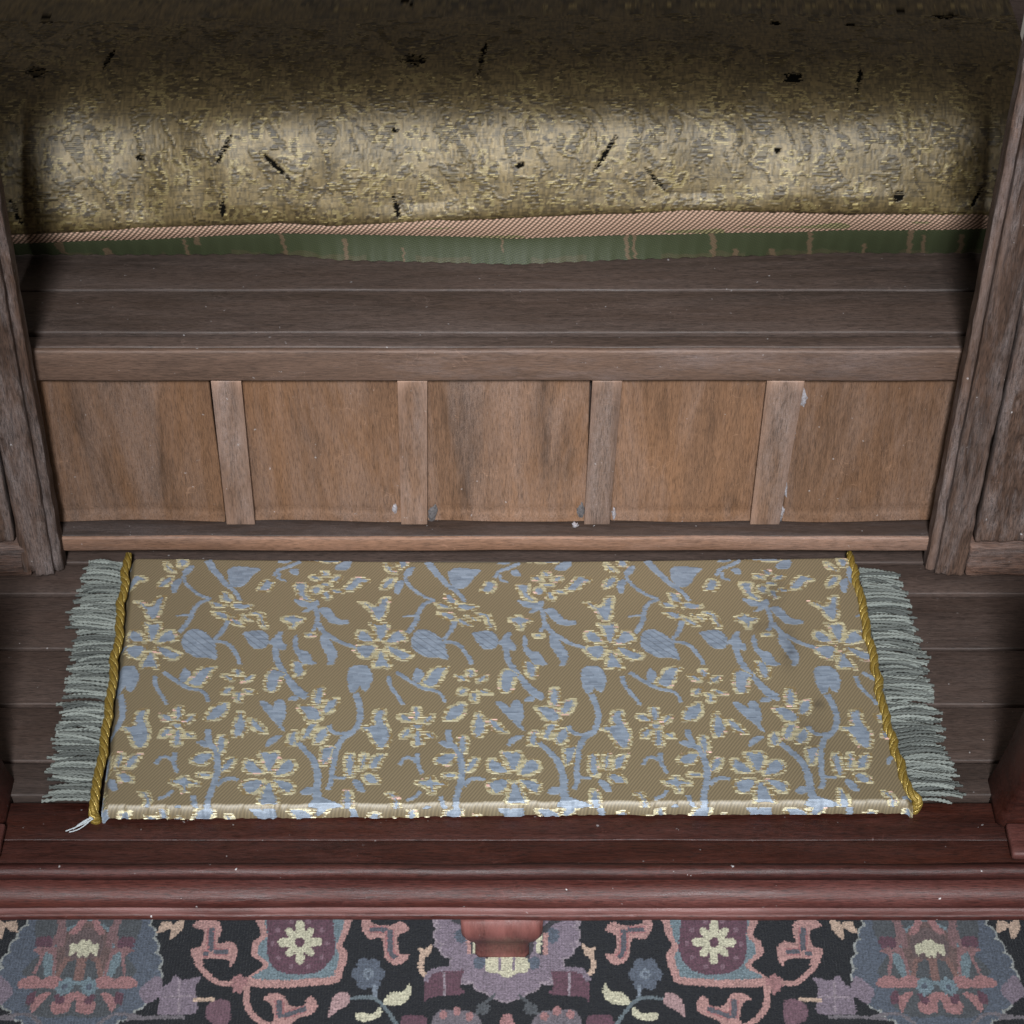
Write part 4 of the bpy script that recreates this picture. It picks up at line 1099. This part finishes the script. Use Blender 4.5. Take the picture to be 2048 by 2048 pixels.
cs(0, [(1360,1160),(1365,1270),(1420,1345),(1500,1390)], 36, PINK2)
hook(0, [(1450,1230),(1500,1198),(1560,1208),(1602,1270),(1680,1268),(1688,1235),(1720,1218),(1752,1262),(1730,1312),(1640,1345),(1590,1385),(1500,1390),(1510,1330),(1492,1255)],
     [[(1540,1235),(1545,1340)], [(1560,1330),(1690,1285)]])
cp(0, [(890,1180),(930,1150),(970,1103),(1010,1130),(1112,1113),(1080,1170),(1092,1290),(1050,1322),(940,1322),(868,1312),(880,1240)], MAUVE)
cs(0, [(990,1130),(985,1310)], 12, MAUVE2); cs(0, [(900,1225),(1080,1215)], 12, MAUVE2)
cs(0, [(1060,1240),(1185,1235)], 26, PEACH); cp(0, [(1140,1280),(1190,1240),(1262,1243),(1272,1330),(1240,1380),(1150,1355)], srgb(124, 82, 98))
cs(0, [(700,1345),(860,1335),(1020,1335)], 20, srgb(120, 110, 118)); cp(0, [(-60,1200),(-30,1130),(0,1108),(40,1138),(72,1190),(40,1232),(0,1262)], MAUVE)
cs(0, [(0,1332),(150,1318),(230,1380)], 22, srgb(120, 110, 118))
cp(0, [(40,808),(92,800),(102,870),(60,862),(22,830)], PEACH, sm=False); cp(0, [(950,820),(1012,795),(1002,850),(940,908),(940,860)], PEACH)
cp(0, [(1815,1312),(1830,1240),(1880,1198),(1922,1220),(1900,1270),(1850,1302)], srgb(184, 140, 140))
# middle part
hook(600, [(343,800),(385,780),(402,818),(500,828),(558,805),(602,850),(546,882),(540,950),(560,988),(604,985),(570,1035),(510,1043),(468,1000),(450,902),(380,904),(343,842)],
     [[(380,850),(480,852)], [(497,850),(500,970),(530,1008)]])
for a in range(6): ell(600, 378 + 58 * math.cos(a * 1.047), 1098 + 58 * math.sin(a * 1.047), 36, 36, SLATE)
ell(600, 378, 1098, 52, 52, SLATE); ell(600, 378, 1098, 30, 30, SLATE2); ell(600, 378, 1098, 12, 12, SLATE)
cs(600, [(412,1160),(412,1232)], 22, SLATE2); cs(600, [(262,1235),(420,1237),(545,1390)], 22, srgb(104, 118, 126))
cp(600, [(165,1290),(190,1220),(260,1198),(272,1260),(200,1302),(158,1335)], srgb(184, 140, 140))
cp(600, [(460,1262),(500,1200),(570,1190),(602,1148),(612,1210),(560,1262)], CREAM); cp(600, [(308,1312),(400,1312),(440,1278),(452,1320),(390,1352),(320,1352)], CREAM)
cpal = [(1140,1250),(1110,1212),(1060,1205),(1000,1190),(1020,1140),(890,1148),(900,1062),(840,1040),(858,990),(750,942),(772,880),(745,812),(790,740)]
full = cpal + [(2280 - x, y) for x, y in cpal[::-1]]
cp(600, [(1140 + (x - 1140) * 1.03, 1000 + (y - 1000) * 1.03) for x, y in full], MAUVE2); cp(600, [(1140 + (x - 1140) * 0.98, 1000 + (y - 1000) * 0.98) for x, y in full], MAUVE)
for rad, colr in ((66, MAUVE2), (56, MAUVE)):
    for (x, y) in [(815,800),(800,880),(835,960),(890,1035),(950,1095),(1020,1150),(1090,1190),(1140,1205)]:
        ell(600, x, y, rad, rad * 0.8, colr, 0.0, 1140)
cp(600, [(850,770),(850,960),(960,1090),(1140,1190),(1320,1090),(1430,960),(1430,770)], MAUVE)
ell(600, 890, 885, 36, 40, SLATE, 0.1, 1140); ell(600, 990, 1035, 32, 36, SLATE, 0.1, 1140); cs(600, [(845,790),(930,850),(950,990)], 30, srgb(60, 58, 64), 1140)
cs(600, [(960,860),(965,980)], 26, CREAM, 1140); cs(600, [(925,870),(930,990)], 18, PINK2, 1140); ell(600, 1140, 900, 150, 180, srgb(70, 62, 70))
cp(600, [(1060,1000),(1240,1000),(1256,1080),(1190,1097),(1142,1122),(1106,1097),(1050,1082)], CREAM); cs(600, [(1100,1010),(1106,1080)], 10, MAUVE, 1140)
cs(600, [(700,1110),(665,1060),(682,965)], 30, PEACH); cp(600, [(652,950),(690,955),(728,925),(715,985),(682,1000)], PEACH)
cp(600, [(690,1245),(690,1130),(740,1075),(892,1063),(882,1160),(912,1200),(850,1212),(720,1222)], PLUM); cs(600, [(690,1135),(740,1075),(890,1066)], 34, MAUVE); cs(600, [(795,1085),(800,1215)], 12, MAUVE2)
cs(600, [(1080,1210),(1020,1260),(960,1330)], 18, GREY); ell(600, 1010, 1290, 36, 34, GREY, .2)
cp(600, [(740,1390),(745,1320),(790,1290),(850,1300),(930,1300),(980,1330),(985,1390)], srgb(116, 104, 114)); 
for (x, y) in ((790, 1320), (865, 1300), (935, 1330)): ell(600, x, y, 22, 26, PINK)
cp(600, [(560,1390),(565,1330),(620,1320),(692,1330),(690,1390)], PLUM); cp(600, [(1130,1390),(1140,1325),(1165,1325),(1180,1390)], PINK)
# ---- pile surface
yv = np.concatenate([np.linspace(-0.62, yc0 - 0.014, 50, endpoint=False), np.linspace(yc0 - 0.014, yc1 + 0.006, 220), np.linspace(yc1 + 0.008, 0.42, 40)])
xv = np.concatenate([np.linspace(-0.62, -0.262, 40, endpoint=False), np.linspace(-0.262, 0.258, 1500), np.linspace(0.26, 0.62, 40)])
Xc, Yc = np.meshgrid(xv, yv, indexing='ij')
cell = 0.00050
ix, iy = np.floor(Xc / cell), np.floor(Yc / cell + 0.5 * (np.floor(Xc / cell) % 2))
ux = (ix + 0.5 + (hash2(ix, iy, 1) - 0.5) * 0.6) * cell; uy = (iy + 0.5 - 0.5 * (ix % 2) + (hash2(ix, iy, 2) - 0.5) * 0.6) * cell
kx = ((ux - KR.x0) % PERC / KR.res).astype(int) % KR.nx
H_ = yc1 - yc0
fy = (uy - yc0) % (2 * H_); fy = np.where(fy > H_, 2 * H_ - fy, fy)
ky = np.clip((fy / KR.res).astype(int), 0, KR.ny - 1)
Ca = art[ky, kx]; Ca = (Ca * 0.72 + Ca.mean(-1, keepdims=True) * 0.28) * 0.90
Cc = Ca * (0.72 + 0.55 * hash2(ix, iy, 3))[..., None]
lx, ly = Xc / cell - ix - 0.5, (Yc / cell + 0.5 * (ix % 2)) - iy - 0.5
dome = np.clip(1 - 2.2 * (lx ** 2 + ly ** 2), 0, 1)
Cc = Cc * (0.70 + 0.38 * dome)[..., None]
Zc = -0.0006 + 0.0005 * dome + 0.0003 * (hash2(ix, iy, 4) - 0.5) + 0.0008 * (vnoise(Xc * 60, Yc * 60, 5) - 0.5)
t, a, k = fabric_mat('carpet_pile')
n1 = t.noise(t.coords((1, 1, 1)), 2400, 3)
t.l(t.mix(t.ramp(n1, [(0.3, 0.35), (0.65, 0.0)]), a.outputs['Color'], (0.012, 0.012, 0.014)), t.b.inputs['Base Color'])
t.b.inputs['Roughness'].default_value = 0.95; t.b.inputs['Specular IOR Level'].default_value = 0.15
t.b.inputs['Sheen Weight'].default_value = 0.15
t.l(t.bump(n1, 0.9, 0.0006), t.b.inputs['Normal'])
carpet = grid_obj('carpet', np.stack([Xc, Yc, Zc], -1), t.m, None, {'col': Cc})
tag(carpet, 'dark navy oriental carpet with pink, blue and cream flowers under the red base', 'carpet')
